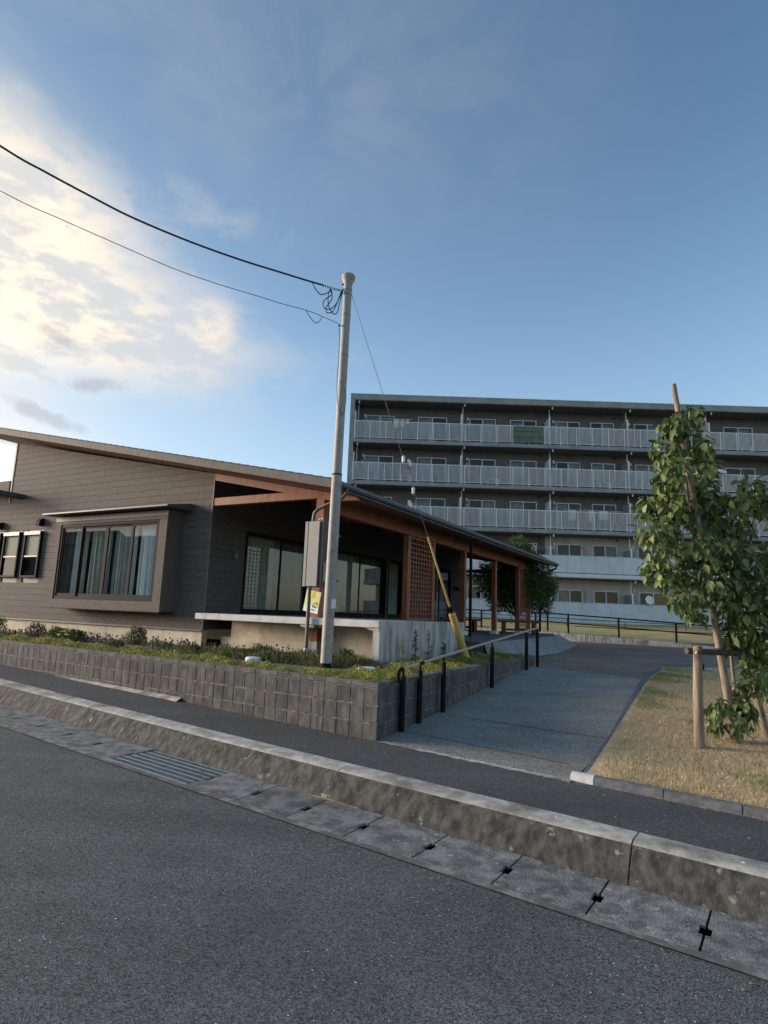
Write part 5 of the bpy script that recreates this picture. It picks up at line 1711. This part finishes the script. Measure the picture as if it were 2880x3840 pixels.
BR = [((4.02, 7.48, 0.45), (3.75, 7.4, 0.6), (3.45, 7.32, 0.72)), ((4.08, 7.5, 0.2), (3.9, 7.45, 0.28), (3.7, 7.4, 0.42)), ((3.98, 7.46, 0.7), (4.3, 7.4, 0.95), (4.6, 7.42, 1.25)), ((3.85, 7.4, 1.15), (3.6, 7.33, 1.3), (3.4, 7.3, 1.5)),
      ((4.2, 7.54, -0.4), (4.26, 7.5, -0.22), (4.33, 7.42, 0.05)), ((4.4, 7.5, 0.35), (4.6, 7.4, 0.5), (4.9, 7.4, 0.8)), ((3.78, 7.37, 1.5), (3.92, 7.36, 1.75), (4.0, 7.35, 2.0)), ((4.35, 7.62, -0.3), (4.6, 7.5, -0.15), (4.85, 7.4, 0.1)),
      ((4.25, 7.55, -0.9), (4.1, 7.45, -0.85), (3.95, 7.3, -0.9)), ((4.3, 7.6, -1.0), (4.36, 7.5, -0.9), (4.4, 7.42, -0.85)), ((3.76, 7.33, 2.0), (3.6, 7.28, 2.2), (3.52, 7.28, 2.4))]
for b in BR:
    part('branch', MB().tube(smooth_pts(b, 4), [0.014, 0.013, 0.0125, 0.012, 0.011, 0.010, 0.009, 0.008, 0.007], 6), M['bark'], tree, smooth=True)
# twigs inside each leaf clump, one mesh
tw = MB()
for (x, y, z, r) in BLOBS:
    for k in range(3):
        d = Vector((rnd.gauss(0, 1), rnd.gauss(0, 1), rnd.gauss(0.3, 1))).normalized()
        tw.tube([(x, y, z-r*0.5), Vector((x, y, z))+d*r*0.9], 0.004, 4)
part('twigs', tw, M['bark'], tree, kind='stuff')
def clump_leaves(blobs, dens, Lr=(0.075, 0.125)):
    Ps, Ds, Ns = [], [], []
    for (x, y, z, r) in blobs:
        n = int(dens*(r/0.2)**2)+6
        d = rng.normal(size=(n, 3))
        d /= np.linalg.norm(d, axis=1, keepdims=True)
        rad = r*(0.35+0.75*rng.random((n, 1))**0.6)
        P = np.array([x, y, z])+d*rad*np.array([1.0, 1.0, 0.95])
        D = d*0.55+rng.normal(size=(n, 3))*0.35
        D[:, 2] -= 0.95*rng.random(n)+0.25
        D /= np.linalg.norm(D, axis=1, keepdims=True)
        N = d+np.array([0, 0, 0.7])+rng.normal(size=(n, 3))*0.35
        Ps.append(P)
        Ds.append(D)
        Ns.append(N)
    return np.concatenate(Ps), np.concatenate(Ds), np.concatenate(Ns)
P, D, N = clump_leaves([(x, y, z, r_*0.93) for x, y, z, r_ in BLOBS[:-7]]+[(x, y, z, r_*0.75) for x, y, z, r_ in BLOBS[-7:]], 84)
n = len(P)
Ll = rng.uniform(0.07, 0.155, n)
Ww = Ll*rng.uniform(0.44, 0.66, n)
# the leaves nearest the camera become parts of their own, the rest one mass
dist = np.linalg.norm(P, axis=1)-0.0*P[:, 2]
vis = (P[:, 0]/P[:, 1] < 0.635)
order = np.argsort(dist+np.where(vis, 0, 100))
own = order[:290]
rest = order[290:]
V, T = leaf_geo(P[rest], D[rest], N[rest], Ll[rest], Ww[rest])
V[:, 2] += ZO
tl_ = np.repeat(rng.random(len(rest))*0.999, 8)
fo = bulk('foliage', V, T, M['leaf'], tuple(Vector((TO.x, TO.y, TO.z+ZO))), tl_, tree)
fo['kind'] = 'stuff'
lv = []
for s in range(5):
    Vv, Tt = leaf_geo(np.zeros((1, 3)), np.array([[0, 0, -1.0]]), np.array([[0, -1.0, 0]]), np.array([0.08+0.018*s]), np.array([0.046+0.010*s]))
    me = bpy.data.meshes.new('leaf')
    me.from_pydata([tuple(v) for v in Vv], [], [tuple(int(i) for i in t) for t in Tt])
    me.materials.append(M['leaf'])
    lv.append(me)
for i in own:
    o = bpy.data.objects.new('leaf', lv[int(i) % 5])
    col.objects.link(o)
    o.parent = tree
    d = Vector(D[i])
    nn2 = Vector(N[i])
    s_ = d.cross(nn2).normalized()
    n2 = s_.cross(d)
    # leaf mesh: direction -z, normal -y, side = D x N = (-z)x(-y) = -x
    R3 = Matrix((-s_, -n2, -d)).transposed()
    o.matrix_local = Matrix.Translation(Vector(P[i])-TO) @ R3.to_4x4()

# stakes
stk = thing('wooden_stake', 'tall thin log stake leaning left with its top sticking out above the young tree', 'stake', WF, (4.27, 7.52, -1.42))
part('log', MB().tube([(4.27, 7.50, -1.45), (3.93, 7.37, 0.8), (3.59, 7.26, 3.0)], [0.046, 0.038, 0.031], 12), M['stake'], stk, smooth=True)
part('tie', MB().tube([(4.095, 7.435, -0.30), (4.08, 7.43, -0.24)], 0.055, 12), M['stake_dark'], stk)
part('tie', MB().tube([(4.02, 7.40, 0.22), (4.012, 7.398, 0.25)], 0.045, 12), M['stake_dark'], stk)
stk2 = thing('wooden_stake', 'second leaning log stake standing at the right edge of the lawn tree', 'stake', WF, (4.86, 7.83, -1.4))
part('log', MB().tube([(4.86, 7.83, -1.43), (4.62, 7.74, -0.5), (4.40, 7.68, 0.35)], [0.048, 0.043, 0.038], 12), M['stake'], stk2, smooth=True)
ps = thing('support_post', 'short upright brown log post with a dark log lashed across its top', 'post', WF, (3.70, 7.25, -1.42))
part('log', MB().tube([(3.70, 7.25, -1.45), (3.71, 7.25, -0.8), (3.735, 7.25, -0.235), (3.735, 7.25, -0.228)], [0.056, 0.054, 0.050, 0.044], 14), M['stake'], ps, smooth=True)
part('cross_log', MB().tube([(3.63, 7.31, -0.29), (4.1, 7.40, -0.30), (4.62, 7.50, -0.31)], [0.036, 0.034, 0.034], 12), M['stake_dark'], ps, smooth=True)
part('tie', MB().tube([(3.675, 7.19, -0.31), (3.69, 7.19, -0.295)], 0.012, 8), M['white'], ps)
part('lashing', MB().tube([(3.735, 7.25, -0.315), (3.735, 7.25, -0.285)], 0.056, 12), M['stake_dark'], ps)

# ------------------------------------------------------------------ feathery evergreen behind the porch
bt_ = thing('small_evergreen', 'small feathery dark green tree growing behind the right porch posts', 'tree', WF, (5.85, 26.5, -0.6))
part('trunk', MB().tube(smooth_pts([(5.85, 26.5, -0.8), (5.9, 26.5, 0.1), (5.75, 26.4, 1.0), (5.85, 26.4, 2.4)]), 0.09, 8), M['bark'], bt_)
for b in [((5.88, 26.5, 0.0), (6.3, 26.3, 0.6), (6.9, 26.2, 1.2)), ((5.86, 26.5, 0.1), (5.3, 26.4, 0.6), (4.7, 26.2, 1.1)), ((5.8, 26.4, 0.5), (6.1, 26.0, 1.2), (6.4, 25.9, 1.9))]:
    part('branch', MB().tube(smooth_pts(b), 0.04, 6), M['bark'], bt_)
FB = [(5.0, 26.2, 2.1, 0.7), (4.6, 26.4, 1.6, 0.55), (5.6, 26.0, 1.9, 0.8), (6.3, 26.1, 2.0, 0.8), (6.9, 26.3, 1.6, 0.6), (5.2, 26.1, 1.3, 0.7), (6.0, 25.9, 1.3, 0.8), (6.8, 26.2, 1.1, 0.55), (5.9, 26.3, 2.8, 0.6), (5.4, 26.3, 2.6, 0.5), (6.4, 26.3, 2.6, 0.5), (5.0, 26.3, 0.75, 0.4), (5.7, 26.2, 0.75, 0.45), (6.6, 26.3, 0.7, 0.4), (7.2, 26.4, 1.4, 0.35), (7.1, 26.4, 0.55, 0.25), (5.95, 26.5, 3.25, 0.35)]
Ps, Ds, Ns = [], [], []
for (x, y, z, r) in FB:
    n = int(1500*(r/0.6)**2)
    d = rng.normal(size=(n, 3))
    d /= np.linalg.norm(d, axis=1, keepdims=True)
    P = np.array([x, y, z])+d*r*(0.3+0.85*rng.random((n, 1))**0.7)
    D = d*0.8+rng.normal(size=(n, 3))*0.4
    D[:, 2] -= 0.15
    D /= np.linalg.norm(D, axis=1, keepdims=True)
    Ps.append(P); Ds.append(D); Ns.append(rng.normal(size=(n, 3)))
P, D, N = np.concatenate(Ps), np.concatenate(Ds), np.concatenate(Ns)
V, T = leaf_geo(P, D, N, rng.uniform(0.09, 0.2, len(P)), rng.uniform(0.02, 0.045, len(P)))
V[:, 2] += ZO
fo = bulk('foliage', V, T, M['leaf_dark'], (5.85, 26.5, -0.6+ZO), np.repeat(rng.random(len(P))*0.999, 8), bt_)
fo['kind'] = 'stuff'

# ------------------------------------------------------------------ planting: cover, weeds, shrubs
def hpts(n, u0, u1, v0, v1):
    u = rng.uniform(u0, u1, n)
    v = rng.uniform(v0, v1, n)
    return u, v
# low yellow green cover in a band along the wall top
def band_cover():
    Ps = []
    n = 52000
    a = -4.2-24*rng.random(n)**1.6
    t = rng.random(n)
    wid = np.clip(0.72+0.035*(a+4)*-0.6, 0.7, 1.0)+0.18*np.sin(a*1.3)+0.12*np.sin(a*3.7)
    b = B0+0.10+wid*t
    hgt = 0.03+0.03*np.sin(a*6+b*9)+0.02*np.sin(a*17+b*13)
    x = a*RF.c-b*RF.s
    y = a*RF.s+b*RF.c
    Ps.append(np.stack([x, y, -0.86+0.035+np.maximum(hgt, 0)*rng.random(n)*1.0], 1))
    # along the ramp side
    n = 26000
    v = sv+0.15+7.4*rng.random(n)**1.2
    wmax = 1.25-0.05*(v-sv)+0.2*np.sin(v*2)
    u = su-0.10-wmax*rng.random(n)
    hg = 0.03+0.03*np.sin(u*9+v*6)+0.02*np.sin(u*15+v*11)
    c_, s_ = SF.c, SF.s
    Ps.append(np.stack([u*c_-v*s_, u*s_+v*c_, -0.86+0.035+np.maximum(hg, 0)*rng.random(n)*1.0], 1))
    return np.concatenate(Ps)
P = band_cover()
near = np.hypot(P[:, 0], P[:, 1])
D = rand_dirs(len(P), 0.55, 0.9)
sz = rng.uniform(0.016, 0.034, len(P))*np.clip(near/9, 0.9, 1.9)
V, T = leaf_geo(P, D, rng.normal(size=P.shape), sz, sz*0.5)
V[:, 2] += ZO
o = bulk('ground_cover', V, T, M['leaf_sedum'], (0, 9, 0), np.repeat(rng.random(len(P))*0.999, 8))
props(o, 'low yellow-green ground cover along the top of the block wall', 'ground cover', kind='stuff')
gb = sheet('cover_base', [aw(-4.1, 6.13), aw(-28, 6.13), aw(-28, 6.75), aw(-5.3, 6.75), hw(-4.7, 11.0), hw(-4.3, 13.8), (3.36, 13.95), (0.12, 7.62)], lambda x, y: -0.832+0.01*math.sin(x*5)*math.cos(y*4), M['greenbase'], 4)

def tuft(name, x, y, z, h, n, label, group, spread=0.12, m='leaf_weed', wd=0.006, cat='weed', lean=0.5):
    P = np.zeros((n, 3))
    P[:, 0] = x+rng.normal(size=n)*spread
    P[:, 1] = y+rng.normal(size=n)*spread
    P[:, 2] = z
    D = rand_dirs(n, 1.6, lean)
    V, T = leaf_geo(P, D, rng.normal(size=(n, 3)), rng.uniform(0.5, 1.1, n)*h, np.full(n, wd*2.2))
    V[:, 2] += ZO
    o = bulk(name, V, T, M[m], (x, y, z+ZO), np.repeat(rng.random(n)*0.999, 8))
    return props(o, label, cat, group)
# tall thin weed stalks before the upstand wall
stalks = [(-5.0, 9.7, 0.42, 'tall reddish weed stalk nearest the left end of the grey porch wall', 1), (-4.93, 10.1, 0.55, 'tall bushy green weed before the grey porch wall', 0), (-4.95, 10.7, 0.55, 'thin dark weed stalk in the middle of the grey porch wall', 1),
          (-4.85, 11.2, 0.32, 'short green weed before the grey porch wall', 0), (-4.9, 12.1, 0.40, 'bushy weed left of the yellow guy guard', 0), (-4.9, 12.8, 0.42, 'reddish leafy weed just left of the yellow guy guard', 1)]
for u_, v_, h, lab, red in stalks:
    x, y = hw(u_, v_)
    t = thing('weed', lab, 'weed', WF, (x, y, -0.84), 'tall weeds before the porch wall')
    part('stem', MB().tube([(x, y, -0.86), (x+0.01, y, -0.86+h*0.6), (x-0.01, y, -0.86+h)], [0.006, 0.005, 0.003], 5), M['seedhead'] if red else M['leaf_weed'], t)
    n = 150 if not red else 70
    k = rng.random(n)
    P = np.stack([np.full(n, x), np.full(n, y), -0.83+h*k], 1)
    D = rand_dirs(n, 0.35, 0.8)
    V, T = leaf_geo(P, D, rng.normal(size=(n, 3)), (0.05+0.09*(1-k))*rng.uniform(0.6, 1.2, n), np.full(n, 0.012))
    V[:, 2] += ZO
    lf = bulk('foliage', V, T, M['leaf_weed'], (x, y, -0.84+ZO), np.repeat(rng.random(n)*0.5+(0.0), 8), t)
    lf['kind'] = 'stuff'
# mixed rough grass in front of the plinth
n = 9000
u = rng.uniform(-9.8, -5.3, n)
v = rng.uniform(8.1, 9.5, n)
keep = rng.random(n) < np.clip((u+9.9)/3.2, 0.03, 1)
u, v = u[keep], v[keep]
n = len(u)
clumpy = 0.5+0.5*np.sin(u*4.1+1)*np.sin(v*6+u*2)
P = np.stack([u*HF.c-v*HF.s, u*HF.s+v*HF.c, np.full(n, -0.855)], 1)
D = rand_dirs(n, 1.2, 0.55)
V, T = leaf_geo(P, D, rng.normal(size=(n, 3)), (0.06+0.15*clumpy)*rng.uniform(0.6, 1.2, n), np.full(n, 0.011))
V[:, 2] += ZO
o = bulk('rough_grass', V, T, M['leaf_weed'], (0, 9, 0), np.repeat(rng.random(n)*0.999, 8))
props(o, 'rough grass and weeds growing round the foot of the utility pole', 'grass', kind='stuff')
# dry seedheads on the soil in front of the foundation
q = MB()
for k in range(420):
    uu = rnd.uniform(-16.5, -7.4)
    vv = rnd.uniform(8.9, 9.95)
    x, y = hw(uu, vv)
    h = rnd.uniform(0.02, 0.16)
    q.blob((x, y, -0.85+h), rnd.uniform(0.012, 0.026), k)
    if h > 0.07:
        q.tube([(x, y, -0.87), (x, y, -0.85+h)], 0.004, 3, caps=False)
single('dead_plants', q, M['seedhead'], WF, (0, 0, 0), 'dead brown seedheads scattered over the bare soil by the house foundation', 'dead plants', kind='stuff')

def shrub(u_, v_, r, h, label, flowers=0, red=0, n=900, grp='small shrubs along the house foundation'):
    x, y = hw(u_, v_)
    t = thing('shrub', label, 'shrub', WF, (x, y, -0.86), grp)
    d = rng.normal(size=(n, 3))
    d /= np.linalg.norm(d, axis=1, keepdims=True)
    rr = 0.35+0.7*rng.random((n, 1))**0.6
    lump = 1+0.22*np.sin(d[:, :1]*5+d[:, 2:]*4)
    P = np.array([x, y, -0.86+h*0.5])+d*rr*lump*np.array([r, r, h*0.55])
    P[:, 2] = np.maximum(P[:, 2], -0.85)
    D = d*0.6+rng.normal(size=(n, 3))*0.5
    D[:, 2] += 0.4
    D /= np.linalg.norm(D, axis=1, keepdims=True)
    V, T = leaf_geo(P, D, rng.normal(size=(n, 3)), rng.uniform(0.03, 0.06, n), rng.uniform(0.012, 0.024, n))
    V[:, 2] += ZO
    f = bulk('foliage', V, T, M['leaf_shrub'], (x, y, -0.86+ZO), np.repeat(rng.random(n)*0.999, 8), t)
    f['kind'] = 'stuff'
    part('stems', MB().tube([(x, y, -0.88), (x, y, -0.86+h*0.6)], 0.01, 5), M['bark'], t)
    for k in range(flowers+red):
        a = rnd.uniform(0, 2*PI)
        e_ = rnd.uniform(-0.2, 1.3)
        c = (x+math.cos(a)*math.cos(e_)*r*1.0, y+math.sin(a)*math.cos(e_)*r*1.0-0.02, -0.86+h*0.5+math.sin(e_)*h*0.58)
        fl = MB()
        fl.blob(c, 0.040, k, (1, 1, 0.6))
        part('flower', fl, M['petal_red'] if k < red else M['petal'], t)
shrub(-17.2, 8.95, 0.42, 0.50, 'large flowering shrub at far left by the narrow windows with many yellow flowers', 24, 2, 2600)
shrub(-16.4, 8.9, 0.36, 0.48, 'dark green rounded shrub with a few yellow flowers right of the largest flowering shrub', 9, 0, 2000)
shrub(-18.3, 9.0, 0.4, 0.30, 'low green shrub at the left edge of the frame', 2, 0, 1300)
shrub(-14.9, 9.2, 0.20, 0.32, 'small grey-green bush without flowers below the left part of the bay window', 0, 0, 700)
shrub(-13.55, 8.9, 0.24, 0.26, 'low bush with yellow flowers under the middle of the bay window', 9, 0, 1000)
shrub(-13.0, 8.9, 0.28, 0.24, 'low wide bush with yellow flowers right of the other low flowering bush', 11, 0, 1200)
shrub(-11.35, 9.3, 0.20, 0.36, 'round dark bush with a few red buds before the foundation near the house corner', 0, 3, 1100)
shrub(-10.9, 8.4, 0.18, 0.12, 'flat dark weed cushion in front of the house corner', 0, 0, 400)
shrub(-9.6, 8.5, 0.20, 0.16, 'flat green cushion plant left of the first white lid', 0, 0, 400)
shrub(-8.9, 8.6, 0.16, 0.14, 'second flat green cushion plant nearer the first white lid', 0, 0, 350)
shrub(-7.6, 9.0, 0.20, 0.20, 'leafy clump behind the first white lid', 0, 0, 500)
shrub(-5.9, 9.3, 0.16, 0.22, 'bright green leafy weed at the right of the pole foot', 0, 0, 500)
x, y = hw(-5.15, 9.15)
tuft('pale_leaf_plant', -0.02, 9.55, -0.84, 0.14, 26, 'pale strap-leaved plant right beside the second white lid', None, 0.03, 'leaf_weed', 0.010, 'plant', 0.8)
# white lids
for (x, y, lab) in [(-2.09, 10.45, 'white round plastic lid lying in the bed left of the utility pole'), (-0.17, 9.30, 'white round plastic lid in the bed near the handrail end')]:
    single('plastic_lid', MB().lathe((x, y, -0.86), [(0.135, 0), (0.14, 0.055), (0.125, 0.075), (0.02, 0.08)], 22), M['white'], WF, (x, y, -0.86), lab, 'lid', smooth=True)

# ------------------------------------------------------------------ lawn blades
def blades(name, xy, zf, h, w, m, label, org):
    n = len(xy)
    z = zf
    P = np.stack([xy[:, 0], xy[:, 1], z], 1)
    D = rand_dirs(n, 0.9, 0.75)
    D[:, 2] = np.abs(D[:, 2])
    S = np.cross(D, rng.normal(size=(n, 3)))
    S /= np.linalg.norm(S, axis=1, keepdims=True)
    hh = h[:, None]
    V = np.stack([P-S*w[:, None], P+S*w[:, None], P+D*hh], 1).reshape(-1, 3)
    V[:, 2] += ZO
    T = np.arange(n*3).reshape(-1, 3)
    o = bulk(name, V, T, M[m], org, rng.random(n)*0.999)
    return props(o, label, 'grass', kind='stuff')
n = 420000
a = -3.6+10.9*rng.random(n)**1.15
b = 6.26+10.5*rng.random(n)**1.5
x = a*RF.c-b*RF.s
y = a*RF.s+b*RF.c
# right of the strip
def right_of(x, y):
    k = np.zeros(len(x), bool)
    xr = np.interp(y, [6.38, 7.92, 12.12, 15.2], [2.20, 3.05, 5.26, 7.02])
    return (x > xr+0.01) & (y < 15.2+(x-7.02)*0.62)
ok = right_of(x, y) & (x/y < 1.0)
x, y, a, b = x[ok], y[ok], a[ok], b[ok]
zz = ZS+SL*(np.maximum(a, -12)-A0)+0.0575*(np.minimum(np.maximum(b, 6.05), 13.2)-6.05)+0.015
green = (np.sin(x*1.7+1)*np.sin(y*1.3+0.5)+0.5*np.sin(x*4+y*3)+0.35*rng.normal(size=len(x)))
xr = np.interp(y, [6.38, 7.92, 12.12, 15.2], [2.20, 3.05, 5.26, 7.02])
green = green+0.8*np.exp(-((x-xr)/0.7)**2)*(y > 9.0)
isg = green > 0.95
dd = np.hypot(x, y)
hh = rng.uniform(0.02, 0.055, len(x))
ww = rng.uniform(0.0016, 0.0032, len(x))*np.clip(dd/7, 0.9, 2.2)
blades('dry_grass', np.stack([x, y], 1)[~isg], zz[~isg], hh[~isg], ww[~isg], 'blade_dry', 'straw-coloured dry lawn grass beside the ramp', (4, 8, 0))
blades('green_grass', np.stack([x, y], 1)[isg], zz[isg], hh[isg]*1.1, ww[isg], 'blade_green', 'patches of green grass in the dry lawn', (4, 8, 0))
# stray dry grass along the edges of footpath and edging stones
n = 2600
a = np.concatenate([rng.uniform(-1.9, 8, n), rng.uniform(-3.1, -1.85, 900)])
b = np.concatenate([6.075-np.abs(rng.normal(size=n))*0.02, 6.03+rng.normal(size=900)*0.03])
x = a*RF.c-b*RF.s
y = a*RF.s+b*RF.c
kk = np.sin(a*6)+np.sin(a*17+1)+rng.normal(size=len(a))*0.6 > 0.2
x, y, a = x[kk], y[kk], a[kk]
blades('edge_litter', np.stack([x, y], 1), ZS+SL*(a-A0)+0.004, rng.uniform(0.008, 0.022, len(x)), rng.uniform(0.001, 0.0018, len(x)), 'blade_dry', 'dry grass litter caught along the edging stones', (2, 6, 0))

# uneven tufts over the edging and through the lawn, and fallen leaves
n0 = 150
ta = np.concatenate([rng.uniform(-1.7, 6, 95), rng.uniform(-1.6, 6, 55)])
tb = np.concatenate([6.20+0.05*rng.random(95), rng.uniform(6.4, 11, 55)])
k = 34
a = np.repeat(ta, k)+rng.normal(size=n0*k)*0.035
b = np.repeat(tb, k)+rng.normal(size=n0*k)*0.03
x = a*RF.c-b*RF.s
y = a*RF.s+b*RF.c
ok = right_of(x, y)
x, y, a, b = x[ok], y[ok], a[ok], b[ok]
zt_ = ZS+SL*(a-A0)+0.0575*(np.minimum(b, 13.2)-6.05)+0.02
blades('lawn_tufts', np.stack([x, y], 1), zt_, rng.uniform(0.035, 0.095, len(x)), rng.uniform(0.0015, 0.003, len(x)), 'blade_green', 'taller weedy tufts standing in the dry lawn and over its edging stones', (3, 7, 0))
n = 260
a = rng.uniform(-1.5, 3.5, n)
b = rng.uniform(6.3, 10, n)
x = a*RF.c-b*RF.s
y = a*RF.s+b*RF.c
ok = right_of(x, y)
x, y, a, b = x[ok], y[ok], a[ok], b[ok]
P = np.stack([x, y, ZS+SL*(a-A0)+0.0575*(b-6.05)+0.045], 1)
D = rand_dirs(len(P), 0.0, 1.0)
D[:, 2] *= 0.2
N = np.tile(np.array([[0.1, 0.1, 1.0]]), (len(P), 1))
V, T = leaf_geo(P, D, N, rng.uniform(0.04, 0.08, len(P)), rng.uniform(0.02, 0.035, len(P)))
V[:, 2] += ZO
o = bulk('fallen_leaves', V, T, M['litter'], (3, 7, 0))
props(o, 'dry fallen leaves scattered over the lawn under the young tree', 'fallen leaves', kind='stuff')

# ------------------------------------------------------------------ unseen houses and wall added across the road to darken the windows' reflections
M['plaster'] = mat('house_plaster', (0.26, 0.25, 0.23), (0.32, 0.31, 0.29), rough=0.9)
M['added_wall'] = mat('added_garden_wall', (0.10, 0.10, 0.09), (0.15, 0.15, 0.14), rough=0.95)
for i, (a0, w, h, lab) in enumerate([(-66, 11, 6.2, 'farthest plain house across the road'), (-53, 10.5, 5.8, 'second farthest plain house across the road'), (-40.5, 9, 6.4, 'tallest plain house across the road'),
                                     (-29, 11, 5.6, 'plain house across the road opposite the planting bed'), (-15, 9.5, 6.0, 'plain house across the road nearest the viewer on the left'), (4, 11, 5.7, 'plain house across the road behind the viewer on the right')]):
    z = zroad(a0, 0.25)
    hs_ = thing('house', lab+' with a dark gable roof', 'house', RF, (a0, -24, z), 'unseen houses added for window reflections')
    part('wall', MB().box(a0, a0+w, -31, -24, z-2, z+h), M['plaster'], hs_)
    part('roof', MB().prism([(-31.6, z+h+0.001), (-23.4, z+h+0.001), (-27.5, z+h+2.0)], 'x', a0-0.5, a0+w+0.5), M['roof'], hs_)
    for j in range(3):
        for k in range(2):
            x = a0+1.2+j*(w-2.4)/2-0.5
            part('window', MB().box(x-0.2, x+1.2, -23.999, -23.93, z+0.9+k*2.7, z+2.1+k*2.7), M['frame_dark'], hs_)
gw = single('added_garden_wall', MB().box(-75, 22, -17.2, -17.0, -3, -0.2), M['added_wall'], RF, (0, -17, -1.5), 'long plain garden wall across the road, unseen, added for window reflections', 'wall')  # out of view, added with the houses to shape the window reflections

# ------------------------------------------------------------------ small things
# lawn lamp and its stone at the far edge of the lawn
lp = thing('garden_lamp', 'small black lamp on a flat grey stone at the far edge of the dry lawn', 'lamp', WF, (7.78, 14.9, -1.06))
part('stone', MB().box(7.55, 7.95, 14.8, 15.1, -1.12, -1.03, 0.015), M['edge_dark'], lp)
part('head', MB().lathe((7.74, 14.93, -1.03), [(0.07, 0), (0.08, 0.04), (0.08, 0.13), (0.05, 0.15)], 14), M['black_metal'], lp, smooth=True)
# white marks on the forecourt
single('white_mark', MB().box(3.62, 4.02, 15.95, 16.05, zfore(3.8, 16)+0.001, zfore(3.8, 16)+0.012), M['white'], WF, (3.8, 16, -1.0), 'short flat white plastic strip lying on the forecourt behind the last rail post', 'strip')
# bolts on the kerb, twigs and leaf litter
for a, b, lab in [(-3.05, 4.93, 'small pale pebble stuck on the kerb top below the ramp'), (-1.62, 4.92, 'small pale pebble on the kerb top near the right joint'), (-0.38, 4.92, 'small pale pebble on the kerb top at the right edge')]:
    z = zroad(a)
    single('pebble', MB().blob((a, b, z+0.004), 0.010, int(a*10), (1.4, 1, 0.6)), M['slabtop'], RF, (a, b, z), lab, 'pebble')
single('twig', MB().tube([(-3.92, 4.60, zroad(-3.92, 0.222)), (-3.6, 4.615, zroad(-3.6, 0.218)), (-3.28, 4.62, zroad(-3.28, 0.222))], [0.004, 0.009, 0.004], 6), M['litter'], RF, (-3.6, 4.64, zroad(-3.6, 0.18)),
       'long dry straw stalk lying in the gutter against the kerb joint', 'twig')
q = MB()
for k in range(260):
    a = rnd.uniform(-12, 1.0)
    zone = rnd.random()
    b = 4.60+rnd.gauss(0, 0.02)+bend(a) if zone < 0.5 else (3.96+abs(rnd.gauss(0, 0.05))*-1+bend(a) if zone < 0.75 else rnd.uniform(5.1, 6.0)+bend(a))
    z = zroad(a, 0.228) if b < 4.75 else zroad(a)
    if b < 4.0+bend(a): z = zroad(a, 0.247)
    s_ = rnd.uniform(0.004, 0.011)
    q.blob((a, b, z+0.002), s_, k, (1.5, 1, 0.35))
single('leaf_litter', q, M['litter'], RF, (0, 0, 0), 'scattered crumbs of dry leaf litter along the gutter and footpath', 'litter', kind='stuff')
q = MB()
for k in range(700):
    a = rnd.uniform(-5.5, 0.5)
    b = rnd.uniform(1.2, 3.85)
    s_ = rnd.uniform(0.0016, 0.0036)
    q.blob((a, b, zroad(a, 0.250)), s_, k, (1, 1, 0.7))
single('loose_grit', q, M['slabtop'], RF, (0, 0, 0), 'loose pale grit sprinkled over the asphalt road', 'grit', kind='stuff')
gl = thing('dry_leaf', 'curled brown dry leaf lying on the drain grating', 'leaf', RF, (-5.05, 4.36, zroad(-5.05, 0.23)))
part('blade', MB().add([(-5.09, 4.34, gz(-5.07)+0.008), (-5.05, 4.325, gz(-5.05)+0.03), (-5.01, 4.36, gz(-5.02)+0.012), (-5.05, 4.40, gz(-5.05)+0.035)], [(0, 1, 3), (1, 2, 3)]), M['litter'], gl)

# ------------------------------------------------------------------ render settings
scene.render.engine = 'CYCLES'
scene.cycles.max_bounces = 6
scene.cycles.transparent_max_bounces = 12
scene.cycles.diffuse_bounces = 3
scene.cycles.glossy_bounces = 3
scene.render.resolution_x = 768
scene.render.resolution_y = 1024
bpy.context.view_layer.update()
for o in bpy.data.objects:
    if '_o' in o:
        del o['_o']
